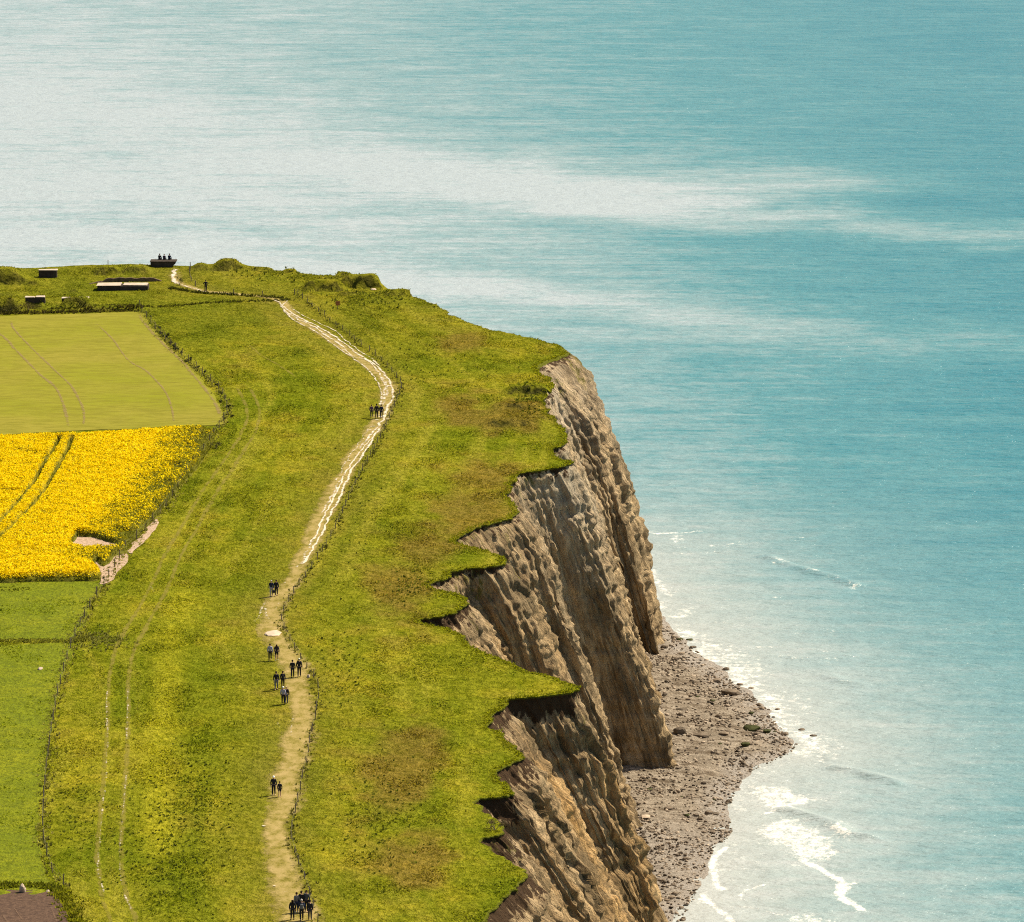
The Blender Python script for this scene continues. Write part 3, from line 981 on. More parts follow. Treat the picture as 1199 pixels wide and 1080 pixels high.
C[incer] = np.array([.185, .210, .009]) * rng.uniform(.7, 1.2, incer.sum())[:, None]
dk = rng.uniform(0, 1, len(xx)) < .012 + .035 * rough
C[dk] *= np.array([.40, .46, .45])  # darkened blades stand in for the shadow specks of tussocks
H[dk] *= 1.3
P = np.stack([xx, yy, relief(xx, yy)], 1)
gt = blades('grass_tufts', P, H, Wd, C, M_TUFT, nb=3)
tag(gt, kind='stuff', label='short uneven yellow green grass tufts covering the clifftop meadow', cat='grass')


def line_tufts(pts, n, spread, h, col, seed, z=ZP):
    l_ = smooth_line(WP(pts, z), .5)
    i = rng.integers(0, len(l_), n)
    x = l_[i, 0] + rng.normal(0, spread, n); y = l_[i, 1] + rng.normal(0, spread * 1.3, n)
    P = np.stack([x, y, relief(x, y)], 1)
    H = h * rng.uniform(.4, 1.2, n)
    C = np.array(col) * rng.uniform(.5, 1.4, n)[:, None]
    return P, H, np.full(n, .10) * rng.uniform(.6, 1.4, n), C


RF = [(372, 1080), (366, 1060), (357.6, 1033), (350.5, 1015), (345, 998.6), (341, 984), (343, 962), (349.5, 937), (354.6, 907), (359.7, 890), (364, 862), (368, 850), (370, 834), (373, 817), (373, 806), (366, 792), (356.6, 779),
      (348.5, 766), (340, 751), (330, 732), (331, 720), (337, 707), (345, 694), (352, 684), (360, 674), (367, 663), (380, 642),
      (396, 612), (414, 572), (430, 542), (446, 512), (462, 476), (470, 456), (465, 444), (450, 427), (432, 411), (418, 401), (404, 390), (389, 379), (377, 368), (364, 358), (348, 344)]
LF = [(74, 1038), (60, 1020), (52, 990), (50, 955), (54, 905), (61, 850), (70, 805), (84, 757), (101, 720), (110, 704), (121, 688), (132, 668), (146, 645), (170, 622), (197, 590), (217, 558), (237, 530), (252, 508),
      (264, 490), (266, 480), (258, 458), (238, 440), (218, 423), (200, 405), (186, 390), (166, 366)]
sets = [line_tufts(RF, 900, .35, .22, (0.16, 0.15, 0.03), 1), line_tufts(RF, 130, .25, .30, (0.06, 0.055, 0.018), 1),
        line_tufts(LF, 1500, .4, .26, (0.24, 0.215, 0.06), 2), line_tufts(LF, 120, .3, .34, (0.06, 0.06, 0.018), 2),
        line_tufts([(-10, 750), (40, 752), (90, 752), (105, 745)], 380, .35, .24, (0.19, 0.18, 0.03), 3),
        line_tufts([(90, 750), (110, 745), (130, 752), (110, 757)], 260, 1.2, .26, (0.19, 0.18, 0.05), 3),
        line_tufts([(-10, 368), (80, 366), (160, 364)], 420, .45, .42, (0.06, 0.05, 0.015), 4),
        line_tufts([(60, 362), (130, 360), (190, 360), (250, 355), (340, 351)], 420, .35, .26, (0.06, 0.06, 0.012), 5),
        line_tufts([(200, 338), (240, 344), (300, 347), (330, 349)], 300, .25, .35, (0.06, 0.06, 0.012), 5),
        line_tufts([(-10, 1040), (30, 1038), (64, 1041)], 300, .35, .3, (0.13, 0.135, 0.012), 6), line_tufts([(70, 1046), (80, 1060), (90, 1082)], 300, .5, .3, (0.17, 0.165, 0.012), 6),
        line_tufts([(0, 690), (20, 692), (28, 690)], 60, .5, .2, (0.10, 0.11, 0.01), 6)]
# dark rough patches near the cliff and the tussocky meadow, lower left
for (a, b, c, dd_, n_, hh) in [(200, 1000, 70, 70, 900, .24), (230, 930, 60, 60, 700, .22), (90, 950, 30, 60, 300, .22), (620, 470, 22, 22, 500, .35), (480, 690, 30, 20, 250, .3), (500, 430, 90, 40, 350, .35),
                               (330, 320, 60, 12, 300, .5), (430, 350, 50, 12, 350, .45), (400, 600, 50, 60, 300, .3), (400, 780, 40, 60, 300, .3), (450, 960, 60, 70, 400, .3)]:
    u_ = rng.normal(0, .5, n_) * c + a; v_ = rng.normal(0, .5, n_) * dd_ + b
    x, y = W(u_, v_)
    k_in = inside(np.vstack([EDGE_XY[::2], far_l]), x, y) & (pdist(PATH_C, x, y) > 3)
    for fp in FIELDS:
        k_in &= ~inside(fp, x, y)
    x, y = x[k_in], y[k_in]
    n2_ = len(x)
    m_ = rng.uniform(0, 1, n2_) < .45
    x, y = x[m_], y[m_]; n2_ = len(x)
    sets.append((np.stack([x, y, relief(x, y)], 1), hh * rng.uniform(.3, .8, n2_), rng.uniform(.06, .15, n2_), np.array([.07, .078, .012]) * rng.uniform(.7, 1.9, n2_)[:, None]))
cat4 = [np.concatenate(q) for q in zip(*sets)]
dt = blades('rough_grass', cat4[0], cat4[1], cat4[2], cat4[3], M_TUFT, nb=6, lean=.7)
tag(dt, kind='stuff', label='darker tall rough grass along the fences and field margins', cat='grass')
# turf hanging over the cliff edge
i = np.where((ey > 440) & (ey < 740) & (np.arange(len(ex)) > 100))[0]
i = rng.choice(i, 5200)
off = rng.uniform(-.7, .08, len(i))
x = ex[i] + nx[i] * off; y = ey[i] + ny[i] * off
eg = blades('turf_fringe', np.stack([x, y, relief(ex[i], ey[i])], 1), rng.uniform(.04, .22, len(i)) * rng.uniform(.4, 1.2, len(i)), rng.uniform(.05, .14, len(i)),
            np.array([.20, .195, .010]) * rng.uniform(.6, 1.3, len(i))[:, None], M_TUFT, nb=4, lean=1.0)
tag(eg, kind='stuff', label='bright fringe of turf hanging over the broken cliff edge', cat='grass')

# ------------------------------------------------------------------ rapeseed
RIN = RAPEF
x0, y0 = RIN.min(0); x1, y1 = RIN.max(0)
x0 = -75
HOLES = [BARE[0], BARE[1], BARE[2]]
TRAM = [WP([(70, 508), (64, 520), (53, 535), (40, 560), (20, 585), (0, 607), (-30, 640)], 39.1), WP([(84, 508), (78, 525), (66, 545), (52, 570), (36, 590), (10, 615), (-30, 650)], 39.1),
        WP([(20, 524), (45, 528), (75, 526)], 39.1), WP([(-10, 570), (14, 572), (34, 572)], 39.1)]


def rape_h(x, y):
    h = 1.15 * np.ones_like(x)
    for hp in HOLES:
        ih = inside(hp, x, y)
        h = np.where(ih, 0, h * sstep(.0, .5, pdist(hp, x, y, True)) ** .4)
    for tl2 in TRAM:
        h = h * (.08 + .92 * sstep(.22, .50, pdist(tl2, x, y)))
    dedge = pdist(RAPEF, x, y, True)
    h = h * (.35 + .65 * sstep(0, .9, dedge))
    # thin right margin
    thin = sstep(-.15, .45, fbm(x / 2.5, y / 4, octv=3, seed=151) + .25)
    right = 1 - sstep(1.0, 7.5, pdist(WP([(254, 505), (228, 552), (183, 606), (142, 655)]), x, y))
    h = h * (1 - .55 * right * (1 - thin))
    return h * (.93 + .1 * vnoise(x / 1.1, y / 1.5, seed=152)), right


xs, ys = np.arange(x0, x1, .35), np.arange(y0, y1, .45)
gxx, gyy = np.meshgrid(xs, ys)
hh, rr = rape_h(gxx.ravel(), gyy.ravel())
ii = inside(RAPEF, gxx.ravel(), gyy.ravel())
zz = relief(gxx.ravel(), gyy.ravel()) + np.where(ii, hh * .78 - .05 * (hh < .1), -.3)
kq = (sstep(.6, 1.0, hh) * (1 - .8 * rr))[:, None]
scol = np.array([.105, .10, .012]) * (1 - kq) + np.array([.30, .22, .006]) * kq
Fq = grid_faces(len(ys), len(xs))
Fq = Fq[ii[Fq].any(1)]
used, inv = np.unique(Fq.ravel(), return_inverse=True)
rape = empty('rapeseed_crop', (0, 0, 0), 'bright yellow flowering rapeseed crop with two wheel gaps', 'crop')
rape['kind'] = 'stuff'
np_mesh('stems', np.stack([gxx.ravel(), gyy.ravel(), zz], 1)[used], inv.reshape(-1, 4), M_RAPEBASE, rape, smooth=True, cols={'Col': scol[used]})['kind'] = 'stuff'
N = 520000
px_, py2 = rng.uniform(x0, x1, N), rng.uniform(y0, y1, N)
k = inside(RAPEF, px_, py2) & (np.abs(px_) < py2 * .106)
px_, py2 = px_[k], py2[k]
hh, rr = rape_h(px_, py2)
cl_ = fbm(px_ / 1.3, py2 / 1.8, octv=3, seed=155)
k = (hh > .55) & (rng.uniform(0, 1, len(px_)) < (.35 + .65 * sstep(-.3, .15, cl_)) * (1 - .70 * rr))
px_, py2, hh, rr = px_[k], py2[k], hh[k], rr[k]
n = len(px_)
zt = relief(px_, py2) + hh * rng.uniform(.80, 1.08, n)
sz = rng.uniform(.055, .12, n)
nrm = rng.normal(0, 1, (n, 3)); nrm[:, 2] = np.abs(nrm[:, 2]) + .5
nrm /= np.linalg.norm(nrm, axis=1)[:, None]
u = np.cross(nrm, rng.normal(0, 1, (n, 3))); u /= np.linalg.norm(u, axis=1)[:, None]
v = np.cross(nrm, u)
c = np.stack([px_, py2, zt], 1)
u *= sz[:, None]; v *= sz[:, None]
V = np.stack([c - u, c - v, c + u, c + v], 1).reshape(-1, 3)
cy = np.array([.82, .62, .003]) * rng.uniform(.88, 1.06, n)[:, None]
gmask = rng.uniform(0, 1, n) < .03 + .15 * rr
cy[gmask] = np.array([.12, .12, .01])
xg, yg = rng.uniform(x0, x1, 160000), rng.uniform(y0, y1, 160000)
kg = inside(RAPEF, xg, yg) & (np.abs(xg) < yg * .106)
xg, yg = xg[kg], yg[kg]
hg, rg = rape_h(xg, yg)
kg = (hg > .06) & ((rg > .12) | (hg < .8))
xg, yg, hg = xg[kg], yg[kg], hg[kg]
lv = blades('leaves', np.stack([xg, yg, relief(xg, yg) + hg * .45], 1), .18 + hg * rng.uniform(.2, .5, len(xg)), np.full(len(xg), .06), np.array([.17, .16, .018]) * rng.uniform(.6, 1.5, len(xg))[:, None], M_TUFT, nb=2)
lv.parent = rape; lv['kind'] = 'stuff'
np_mesh('flowers', V, np.arange(len(V)).reshape(-1, 4), M_RAPE, rape, cols={'Col': np.repeat(cy, 4, 0)})['kind'] = 'stuff'

# ------------------------------------------------------------------ beach
WATER = WP([(690, 640), (740, 700), (778, 738), (800, 758), (830, 782), (852, 800), (872, 815), (884, 830), (900, 848), (918, 866), (921, 874), (905, 885), (880, 895), (862, 905), (852, 918), (846, 935), (838, 952),
            (845, 965), (840, 980), (826, 990), (815, 1008), (806, 1030), (800, 1050), (788, 1075), (785, 1100), (775, 1160), (770, 1250), (775, 1400), (770, 1600), (770, 2000)], .25)
BEACHP = np.vstack([WATER, [[-40, WATER[-1][1]], [-40, WATER[0][1]]]])
xs = np.arange(-12, 62, .45); ys = np.concatenate([np.arange(330, 535, 3.0), np.arange(535, 720, .45), np.arange(720, 800, 2)])
gx, gy = np.meshgrid(xs, ys)
gxf, gyf = gx.ravel(), gy.ravel()
WS = smooth_line(WATER, 1.5)
sdist = pdist(WS, gxf, gyf) * np.where(inside(np.vstack([WS, BEACHP[-2:]]), gxf, gyf), 1, -1)


def beach_z(sd_, x, y):
    z = np.where(sd_ > 0, 0.05 + .09 * sd_, .05 + .045 * sd_)
    z = np.clip(z, -2.5, 2.6)
    return z + (.30 * fbm(x / 3.5, y / 4.5, octv=3, seed=161) + .20 * fbm(x / .9, y / .9, octv=2, seed=162)) * sstep(-1.5, 3, sd_)


sdist = sdist + 1.7 * fbm(gxf / 3, gyf / 5, octv=3, seed=165)
bz = beach_z(sdist, gxf, gyf)
wetm = np.clip(1 - sdist / 3.5 + .5 * fbm(gxf / 3, gyf / 3, octv=2, seed=163), 0, 1)
wetm = np.maximum(wetm, .55 * sstep(585, 565, gyf))
be = np_mesh('beach', np.stack([gxf, gyf, bz], 1), grid_faces(len(ys), len(xs)), M_BEACH, cols={'wet': wetm}, smooth=True)
tag(be, kind='structure')


def rock_mesh(name, seed, mat, sub=2, flat=.6):
    bm = bmesh.new()
    bmesh.ops.create_icosphere(bm, subdivisions=sub, radius=.5)
    V = np.array([v.co for v in bm.verts])
    dsp = 1 + .45 * fbm(V[:, 0] * 1.9 + seed * 7, V[:, 1] * 1.9, V[:, 2] * 1.9, octv=3, seed=seed)
    Vq = V * dsp[:, None]
    # cut planes for angular faces
    r2 = np.random.default_rng(seed)
    for _ in range(7):
        nrm = r2.normal(0, 1, 3); nrm /= np.linalg.norm(nrm)
        dd = Vq @ nrm
        lim = .30 + .12 * r2.uniform()
        Vq = Vq - np.outer(np.clip(dd - lim, 0, None), nrm)
    Vq[:, 2] *= flat
    for v, c in zip(bm.verts, Vq):
        v.co = c
    me = bpy.data.meshes.new(name)
    bm.to_mesh(me); bm.free()
    me.materials.append(mat)
    return me


ROCKS = [rock_mesh('boulder', i + 1, M_ROCK, 2, .5 + .05 * i) for i in range(6)]
WEEDR = [rock_mesh('boulder', i + 11, M_WEED, 2, .5) for i in range(2)]
PALER = [rock_mesh('boulder', i + 21, M_PALE, 2, .6) for i in range(2)]


def ground_beach(x, y):
    x = np.atleast_1d(x); y = np.atleast_1d(y)
    sd_ = pdist(WS, x, y) * np.where(inside(np.vstack([WS, BEACHP[-2:]]), x, y), 1, -1)
    return beach_z(sd_, x, y), sd_


def boulder(px, py, wpx, label, me, group=None, hs=1.0, name='boulder'):
    x, y = W(px, py, .8)
    z = float(ground_beach(x, y)[0][0])
    x, y = W(px, py, max(z, 0.1))
    z = float(ground_beach(x, y)[0][0])
    sz = wpx * float(y) / F
    o = bpy.data.objects.new(name, me)
    o.scale = (sz * 1.15, sz * rng.uniform(.9, 1.5), sz * .95 * hs)
    o.rotation_euler = (0, 0, rng.uniform(-.5, .5))
    o.location = (float(x), float(y), max(z, -.1) + sz * .12 * hs)
    COL.objects.link(o)
    return tag(o, label, 'boulder', group)


boulder(855, 812, 19, 'largest dark flat boulder at the water edge of the beach', ROCKS[0])
boulder(794, 858, 15, 'rounded brown boulder leaning at the foot of the chalk cliff', ROCKS[3], hs=1.3)
boulder(880, 855, 22, 'dark weed covered boulder near the seaward point of the beach', WEEDR[0], hs=.9)
boulder(898, 857, 12, 'smaller weedy rock just seaward of the big weed covered boulder', WEEDR[1])
boulder(873, 876, 13, 'low green weedy rock inland of the weed covered boulders', WEEDR[1])
boulder(939, 854, 9, 'dark rock standing alone in the foam off the beach point', ROCKS[1])
boulder(953, 861, 8, 'outermost dark rock in the shallow surf off the beach point', ROCKS[2])
boulder(892, 830, 8, 'low dark rock awash in foam above the beach point', ROCKS[4])
boulder(910, 830, 6, 'small flat rock awash farthest up the foam beside the beach', ROCKS[5])
boulder(831, 954, 9, 'pyramid shaped dark rock on the lower wet beach', ROCKS[2], hs=1.5)
boulder(783, 948, 11, 'dark boulder below the middle cliff on the pale beach', ROCKS[1])
boulder(820, 862, 20, 'long low dark ledge of rock across the middle of the beach', ROCKS[5], hs=.5)
boulder(848, 860, 14, 'low brown slab beside the long dark ledge on the beach', ROCKS[4], hs=.5)
boulder(777, 1053, 9, 'dark brown boulder at the bottom of the beach by the cliff foot', ROCKS[0])
boulder(786, 1052, 9, 'dark boulder paired with the brown one at the bottom of the beach', ROCKS[3])
boulder(800, 833, 12, 'dark rock in the upper beach a little out from the cliff', ROCKS[2])
boulder(838, 797, 10, 'dark rock among the stones at the upper water edge', ROCKS[3])
boulder(756, 958, 12, 'long pale fallen chalk slab at the foot of the brown cliff', PALER[0], hs=.6)

# many unlabelled-apart stones, biggest as single things, small rubble as one mass
cand = []
tries = 0
while len(cand) < 235 and tries < 20000:
    tries += 1
    u = rng.uniform(745, 925); v = rng.uniform(742, 1078)
    x, y = W(u, v, .8)
    z, sd_ = ground_beach(x, y)
    if sd_[0] < -1.5:
        continue
    p_ = .35 + .65 * math.exp(-(max(sd_[0], 0) / 4.0) ** 2)
    if v > 940:
        p_ *= 1.2
    if rng.uniform() > p_:
        continue
    cand.append((u, v))
G1 = 'dark stones strewn over the beach'
for _ in range(22):
    u, v = rng.uniform(742, 790), rng.uniform(918, 962)
    if v > 960 - .3 * (790 - u) * 0 and u > 744:
        boulder(u, v, float(rng.uniform(4, 10)), 'one of the pale fallen chalk blocks heaped at the cliff foot', PALER[int(rng.integers(0, 2))] if rng.uniform() < .5 else ROCKS[int(rng.integers(0, 6))], 'fallen chalk blocks at the cliff foot', hs=float(rng.uniform(.7, 1.2)), name='fallen_block')
for (u, v) in cand:
    boulder(u, v, float(rng.choice([3.2, 4, 5, 6.5, 8], p=[.22, .26, .24, .18, .10])), 'one of the dark angular stones strewn over the pale chalk beach',
            ROCKS[int(rng.integers(0, 6))] if rng.uniform() > .08 else WEEDR[0], G1, hs=float(rng.uniform(.7, 1.3)), name='beach_stone')
# rubble
tmpl = rock_mesh('t', 5, None, 1, .7) if False else None
bm = bmesh.new(); bmesh.ops.create_icosphere(bm, subdivisions=1, radius=.5)
TV = np.array([v.co for v in bm.verts]); TF = np.array([[v.index for v in f.verts] for f in bm.faces]); bm.free()
n = 15000
bx = rng.uniform(3, 48, n * 2); by = rng.uniform(535, 700, n * 2)
bz_, sd_ = ground_beach(bx, by)
cl_ = fbm(bx / 4, by / 6, octv=3, seed=171)
k = (sd_ > -1.2) & (rng.uniform(0, 1, n * 2) < .35 + .65 * sstep(-.1, .3, cl_) + .3 * np.exp(-np.clip(sd_, 0, 99) / 2))
bx, by, bz_ = bx[k], by[k], bz_[k]
n = len(bx)
sz = rng.uniform(.10, .34, n) * rng.uniform(.7, 1.3, n)
V = (TV[None] * (1 + .5 * rng.uniform(-1, 1, (n, len(TV), 1)))) * (sz[:, None, None] * np.stack([rng.uniform(.9, 1.6, n), rng.uniform(.9, 1.6, n), rng.uniform(.6, 1.1, n)], 1)[:, None, :])
V = V + np.stack([bx, by, bz_ + sz * .12], 1)[:, None, :]
Fq = (TF[None] + (np.arange(n) * len(TV))[:, None, None]).reshape(-1, 3)
rub_c = np.repeat(np.array([.19, .15, .108]) * rng.uniform(.25, 2.0, n)[:, None], len(TV), 0)
rm = NT("beach_rubble"); rm.base(rm.attr('Col')); M_RUB = rm.m
tag(np_mesh('shingle', V.reshape(-1, 3), Fq, M_RUB, cols={'Col': rub_c}), kind='stuff', label='loose shingle and chalk rubble covering the beach', cat='shingle')

# ------------------------------------------------------------------ sea
def geo(a, b, s0, r):
    out = [a]; st = s0
    while out[-1] < b:
        out.append(out[-1] + st); st *= r
    return np.array(out)


xs = np.concatenate([-geo(8, 9000, 1.0, 1.09)[::-1] + 16, np.arange(8.4, 95, .4), geo(95, 9000, .6, 1.08)])
ys = np.concatenate([535 - geo(0, 500, .6, 1.12)[::-1], np.arange(535.4, 780, .4), geo(780, 30000, .6, 1.035)])
xs = np.unique(np.round(xs, 3)); ys = np.unique(np.round(ys, 3))
gx, gy = np.meshgrid(xs, ys)
x, y = gx.ravel(), gy.ravel()
fin = (x > 5) & (x < 100) & (y > 500) & (y < 800)
foam_and_glare = np.zeros(len(x)); z = np.zeros(len(x))
xf, yf = x[fin], y[fin]
ff = np.zeros(len(xf)); zf = np.zeros(len(xf))


def fpoly(pts, soft=1.0, amt=1.0):
    global ff
    p = smooth_line(WP(pts + pts[:1], 0.0), 1.2)[:-1]
    wx = xf + .9 * fbm(xf / 2.0, yf / 3.0, octv=3, seed=201); wy = yf + 1.8 * fbm(xf / 2.0, yf / 3.0, octv=3, seed=202)
    dd = pdist(p, wx, wy, True) * np.where(inside(p, wx, wy), 1, -1)
    ff = np.maximum(ff, .80 * amt * sstep(-soft, soft * 1.2, dd))
    ff = np.maximum(ff, .56 * amt * sstep(-3.2, .5, dd))


def fline(pts, w, amt=1.0, crest=0.0, wz=1.2):
    global ff, zf
    p = smooth_line(WP(pts, 0.0), 1.0)
    wx = xf + .5 * fbm(xf / 2.0, yf / 3.0, octv=3, seed=211); wy = yf + 1.2 * fbm(xf / 2.0, yf / 3.0, octv=3, seed=212)
    dd = pdist(p, wx, wy)
    ff = np.maximum(ff, amt * np.exp(-(dd / w) ** 2))
    if crest:
        d2 = pdist(p, xf, yf)
        zf = np.maximum(zf, crest * np.exp(-(d2 / wz) ** 2))


fpoly([(884, 918), (884, 932), (895, 945), (920, 948), (940, 943), (960, 937), (940, 930), (918, 922), (900, 920)], .8, 1)
fpoly([(886, 975), (900, 965), (920, 958), (945, 968), (968, 980), (966, 986), (985, 998), (966, 1004), (946, 1012), (928, 1003), (918, 990), (900, 984)], .8, 1)
fline([(944, 1010), (960, 1018), (974, 1026), (986, 1036), (984, 1050), (998, 1058), (1010, 1066)], .75, 1.1)
fline([(975, 1030), (986, 1038), (1000, 1033)], .5, .8)
fpoly([(836, 790), (862, 800), (884, 812), (905, 840), (925, 868), (950, 884), (972, 878), (966, 862), (935, 850), (925, 832), (900, 808), (870, 785), (850, 774)], 1.8, .95)  # shore foam, with sun glare on the wash painted in
fpoly([(776, 735), (800, 750), (835, 775), (852, 788), (880, 796), (905, 790), (880, 765), (850, 755), (810, 738), (785, 725)], 2.0, .75)  # foam strip that also carries painted sun glitter along the shore
fpoly([(905, 812), (925, 830), (960, 845), (955, 825), (930, 808)], 1.2, .6)
fline([(846, 1042), (832, 1022), (838, 1006), (850, 993)], .55, 1.0)
fpoly([(838, 1020), (848, 1000), (880, 1000), (900, 1012), (880, 1030), (850, 1040)], 1.5, .45)
fline([(867, 1053), (873, 1043), (893, 1036)], .4, .85)
fline([(822, 1047), (840, 1065), (858, 1080)], .6, 1.0)
fline([(860, 1060), (900, 1068), (940, 1078)], .5, .6)
fpoly([(930, 1070), (960, 1072), (985, 1082), (930, 1086)], .8, .8)
fpoly([(840, 895), (880, 890), (905, 893), (925, 905), (900, 916), (870, 915)], 1.5, .5)
fline([(893, 952), (905, 950), (920, 949)], .5, .8)
fline([(920, 949), (945, 956), (975, 966), (996, 978), (1018, 981)], .28, .35, .45)
fpoly([(973, 966), (978, 976), (992, 980), (996, 976), (982, 967)], .4, 1)
fline([(980, 900), (992, 902), (1025, 910), (1050, 918)], .3, .3, .4)
fpoly([(979, 899), (986, 904), (993, 902), (985, 897)], .4, 1)
fpoly([(955, 888), (962, 895), (972, 882), (968, 876)], .6, .9)
fline([(756, 623), (790, 625), (817, 622)], .6, .8)
fpoly([(785, 630), (794, 634), (800, 632), (792, 628)], .5, 1)
fpoly([(775, 640), (815, 638), (870, 634), (925, 631), (945, 630), (900, 636), (840, 642)], 1.6, .62, )
fline([(760, 650), (800, 648), (868, 645)], 1.0, .5)
fline([(898, 652), (914, 659), (948, 669), (981, 678), (1000, 685)], .4, .25, .35)
for a, b in ((913, 658), (948, 668), (983, 678), (995, 683), (1000, 686)):
    fpoly([(a - 3, b), (a, b + 1.5), (a + 4, b + 1), (a, b - 1.5)], .35, 1)
fline([(762, 668), (776, 690), (786, 697)], 1.0, .7)
fpoly([(770, 686), (782, 696), (790, 690), (776, 682)], 1.0, .75)
fpoly([(786, 724), (800, 724), (812, 712), (804, 708), (796, 716)], .7, .9)
fline([(770, 700), (800, 705), (840, 702), (890, 700)], 1.2, .35)
fline([(1000, 768), (960, 772), (930, 771), (905, 770)], .5, .55, .25)
fline([(968, 792), (985, 798), (1010, 803)], .4, .5, .3)
fline([(855, 757), (900, 758), (920, 755)], .5, .6)
fline([(990, 840), (1005, 842)], .4, .5)
for a, b in ((934, 762), (927, 770), (966, 762), (975, 772), (895, 700), (905, 698), (884, 722), (866, 745), (970, 738), (930, 740), (858, 731), (848, 727)):
    fpoly([(a - 1.5, b), (a, b + .8), (a + 1.5, b), (a, b - .8)], .25, .9)
ds_ = pdist(WS, xf, yf)
lace = .5 + .9 * fbm(xf / 3.0, yf / 2.2, octv=4, seed=241)
ff = np.maximum(ff, np.clip(lace, 0, 1) * .95 * np.exp(-((ds_ - 1.8) / 4.6) ** 2) * (.55 + .45 * sstep(600, 630, yf)))
ff = np.maximum(ff, np.clip(lace, 0, 1) * .34 * np.exp(-(ds_ / 12) ** 2))
foam_and_glare[fin] = ff
z[fin] = zf
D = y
# chalk-milky water near land; haze and glare at left painted in as paler colour
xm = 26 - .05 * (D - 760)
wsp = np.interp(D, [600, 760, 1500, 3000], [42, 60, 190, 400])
haze_milk = 1 - sstep(-1.1, 1.25, (x - xm) / wsp)
haze_milk = haze_milk + .10 * fbm(x / 60, y / 90, octv=3, seed=221) + .16 * sstep(800, 620, y)
# lighter drifting bands of slick water, their sky sheen put into the colour
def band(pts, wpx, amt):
    global haze_milk
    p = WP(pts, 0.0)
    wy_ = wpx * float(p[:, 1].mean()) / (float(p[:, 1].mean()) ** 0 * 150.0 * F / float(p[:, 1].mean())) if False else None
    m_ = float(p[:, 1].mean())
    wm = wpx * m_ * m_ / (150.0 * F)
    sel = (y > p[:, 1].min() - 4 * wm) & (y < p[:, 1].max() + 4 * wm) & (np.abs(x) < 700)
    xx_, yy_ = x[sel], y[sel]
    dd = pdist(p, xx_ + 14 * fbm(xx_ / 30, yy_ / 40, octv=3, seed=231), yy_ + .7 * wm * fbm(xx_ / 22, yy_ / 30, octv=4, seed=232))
    haze_milk[sel] = haze_milk[sel] + amt * np.exp(-(dd / wm) ** 2)


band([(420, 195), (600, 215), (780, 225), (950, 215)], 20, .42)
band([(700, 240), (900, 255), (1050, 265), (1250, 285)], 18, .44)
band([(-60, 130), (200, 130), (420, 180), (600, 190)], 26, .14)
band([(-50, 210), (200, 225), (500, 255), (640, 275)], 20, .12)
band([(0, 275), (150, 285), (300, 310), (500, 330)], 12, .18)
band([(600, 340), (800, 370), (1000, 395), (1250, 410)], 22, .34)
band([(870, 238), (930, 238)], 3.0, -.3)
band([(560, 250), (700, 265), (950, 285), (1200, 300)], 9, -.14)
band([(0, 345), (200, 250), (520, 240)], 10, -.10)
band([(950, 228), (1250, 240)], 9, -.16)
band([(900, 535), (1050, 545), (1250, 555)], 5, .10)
shal = np.zeros(len(x))
shal[fin] = np.exp(-pdist(WS, xf, yf) / 21.0)
sea_cols = {'haze_milk': np.clip(haze_milk, -.3, 1.3), 'foam_and_glare': foam_and_glare, 'shal': shal}
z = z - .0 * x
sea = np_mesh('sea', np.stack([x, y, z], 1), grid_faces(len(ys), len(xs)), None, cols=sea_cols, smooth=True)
tag(sea, kind='structure')
q = NT("sea_water")
mk = q.attr('haze_milk', 'Fac'); fo = q.attr('foam_and_glare', 'Fac'); sh = q.attr('shal', 'Fac')
st1 = q.noise(0.05, 6, .62, q.map((1, 1.6, 1)))
st2 = q.noise(0.35, 6, .65, q.map((.8, 1.2, 1), (0, 0, .15)))
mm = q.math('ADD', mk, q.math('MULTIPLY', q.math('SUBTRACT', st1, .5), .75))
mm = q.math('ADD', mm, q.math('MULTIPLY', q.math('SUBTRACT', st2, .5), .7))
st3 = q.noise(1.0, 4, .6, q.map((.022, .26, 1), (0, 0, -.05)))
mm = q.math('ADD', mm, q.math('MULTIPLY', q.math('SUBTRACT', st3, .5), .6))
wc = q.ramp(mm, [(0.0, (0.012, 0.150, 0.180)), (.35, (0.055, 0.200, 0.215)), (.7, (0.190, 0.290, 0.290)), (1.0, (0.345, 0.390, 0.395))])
wc = q.mix(q.math('MULTIPLY', sh, .95), wc, (0.39, 0.395, 0.355))
fn1 = q.noise(.9, 7, .72, q.map((1, .7, 1)))
fn2 = q.noise(4.0, 5, .7)
fa = q.math('ADD', fo, q.math('MULTIPLY', q.math('SUBTRACT', q.math('ADD', q.math('MULTIPLY', fn1, .7), q.math('MULTIPLY', fn2, .3)), .5), 3.6))
fm = q.ramp(fa, [(.55, 0.), (1.05, 1.)])
fm = q.math('MULTIPLY', fm, q.ramp(fo, [(.03, 0.), (.25, 1.)]))
wc = q.mix(fm, wc, q.mix(q.ramp(fn2, [(.35, 0.), (.6, 1.)]), (0.40, 0.41, 0.38), (0.74, 0.70, 0.62)))
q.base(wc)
q.p(Roughness=q.mix(fm, (.225, .225, .225), (.9, .9, .9)), IOR=1.33)
q.set(q.b.inputs['Specular IOR Level'], .5)
w1 = q.noise(.22, 4, .6, q.map((.7, 1.3, 1), (0, 0, .1)))
w2 = q.noise(.9, 5, .62, q.map((.55, 1.1, 1), (0, 0, -.1)))
w3 = q.noise(5.0, 3, .6)
hgt = q.math('ADD', q.math('MULTIPLY', w1, 1.0), q.math('ADD', q.math('MULTIPLY', w2, .34), q.math('MULTIPLY', w3, .025)))
q.bump(hgt, 1.0, 1.0)
sea.data.materials.append(q.m)


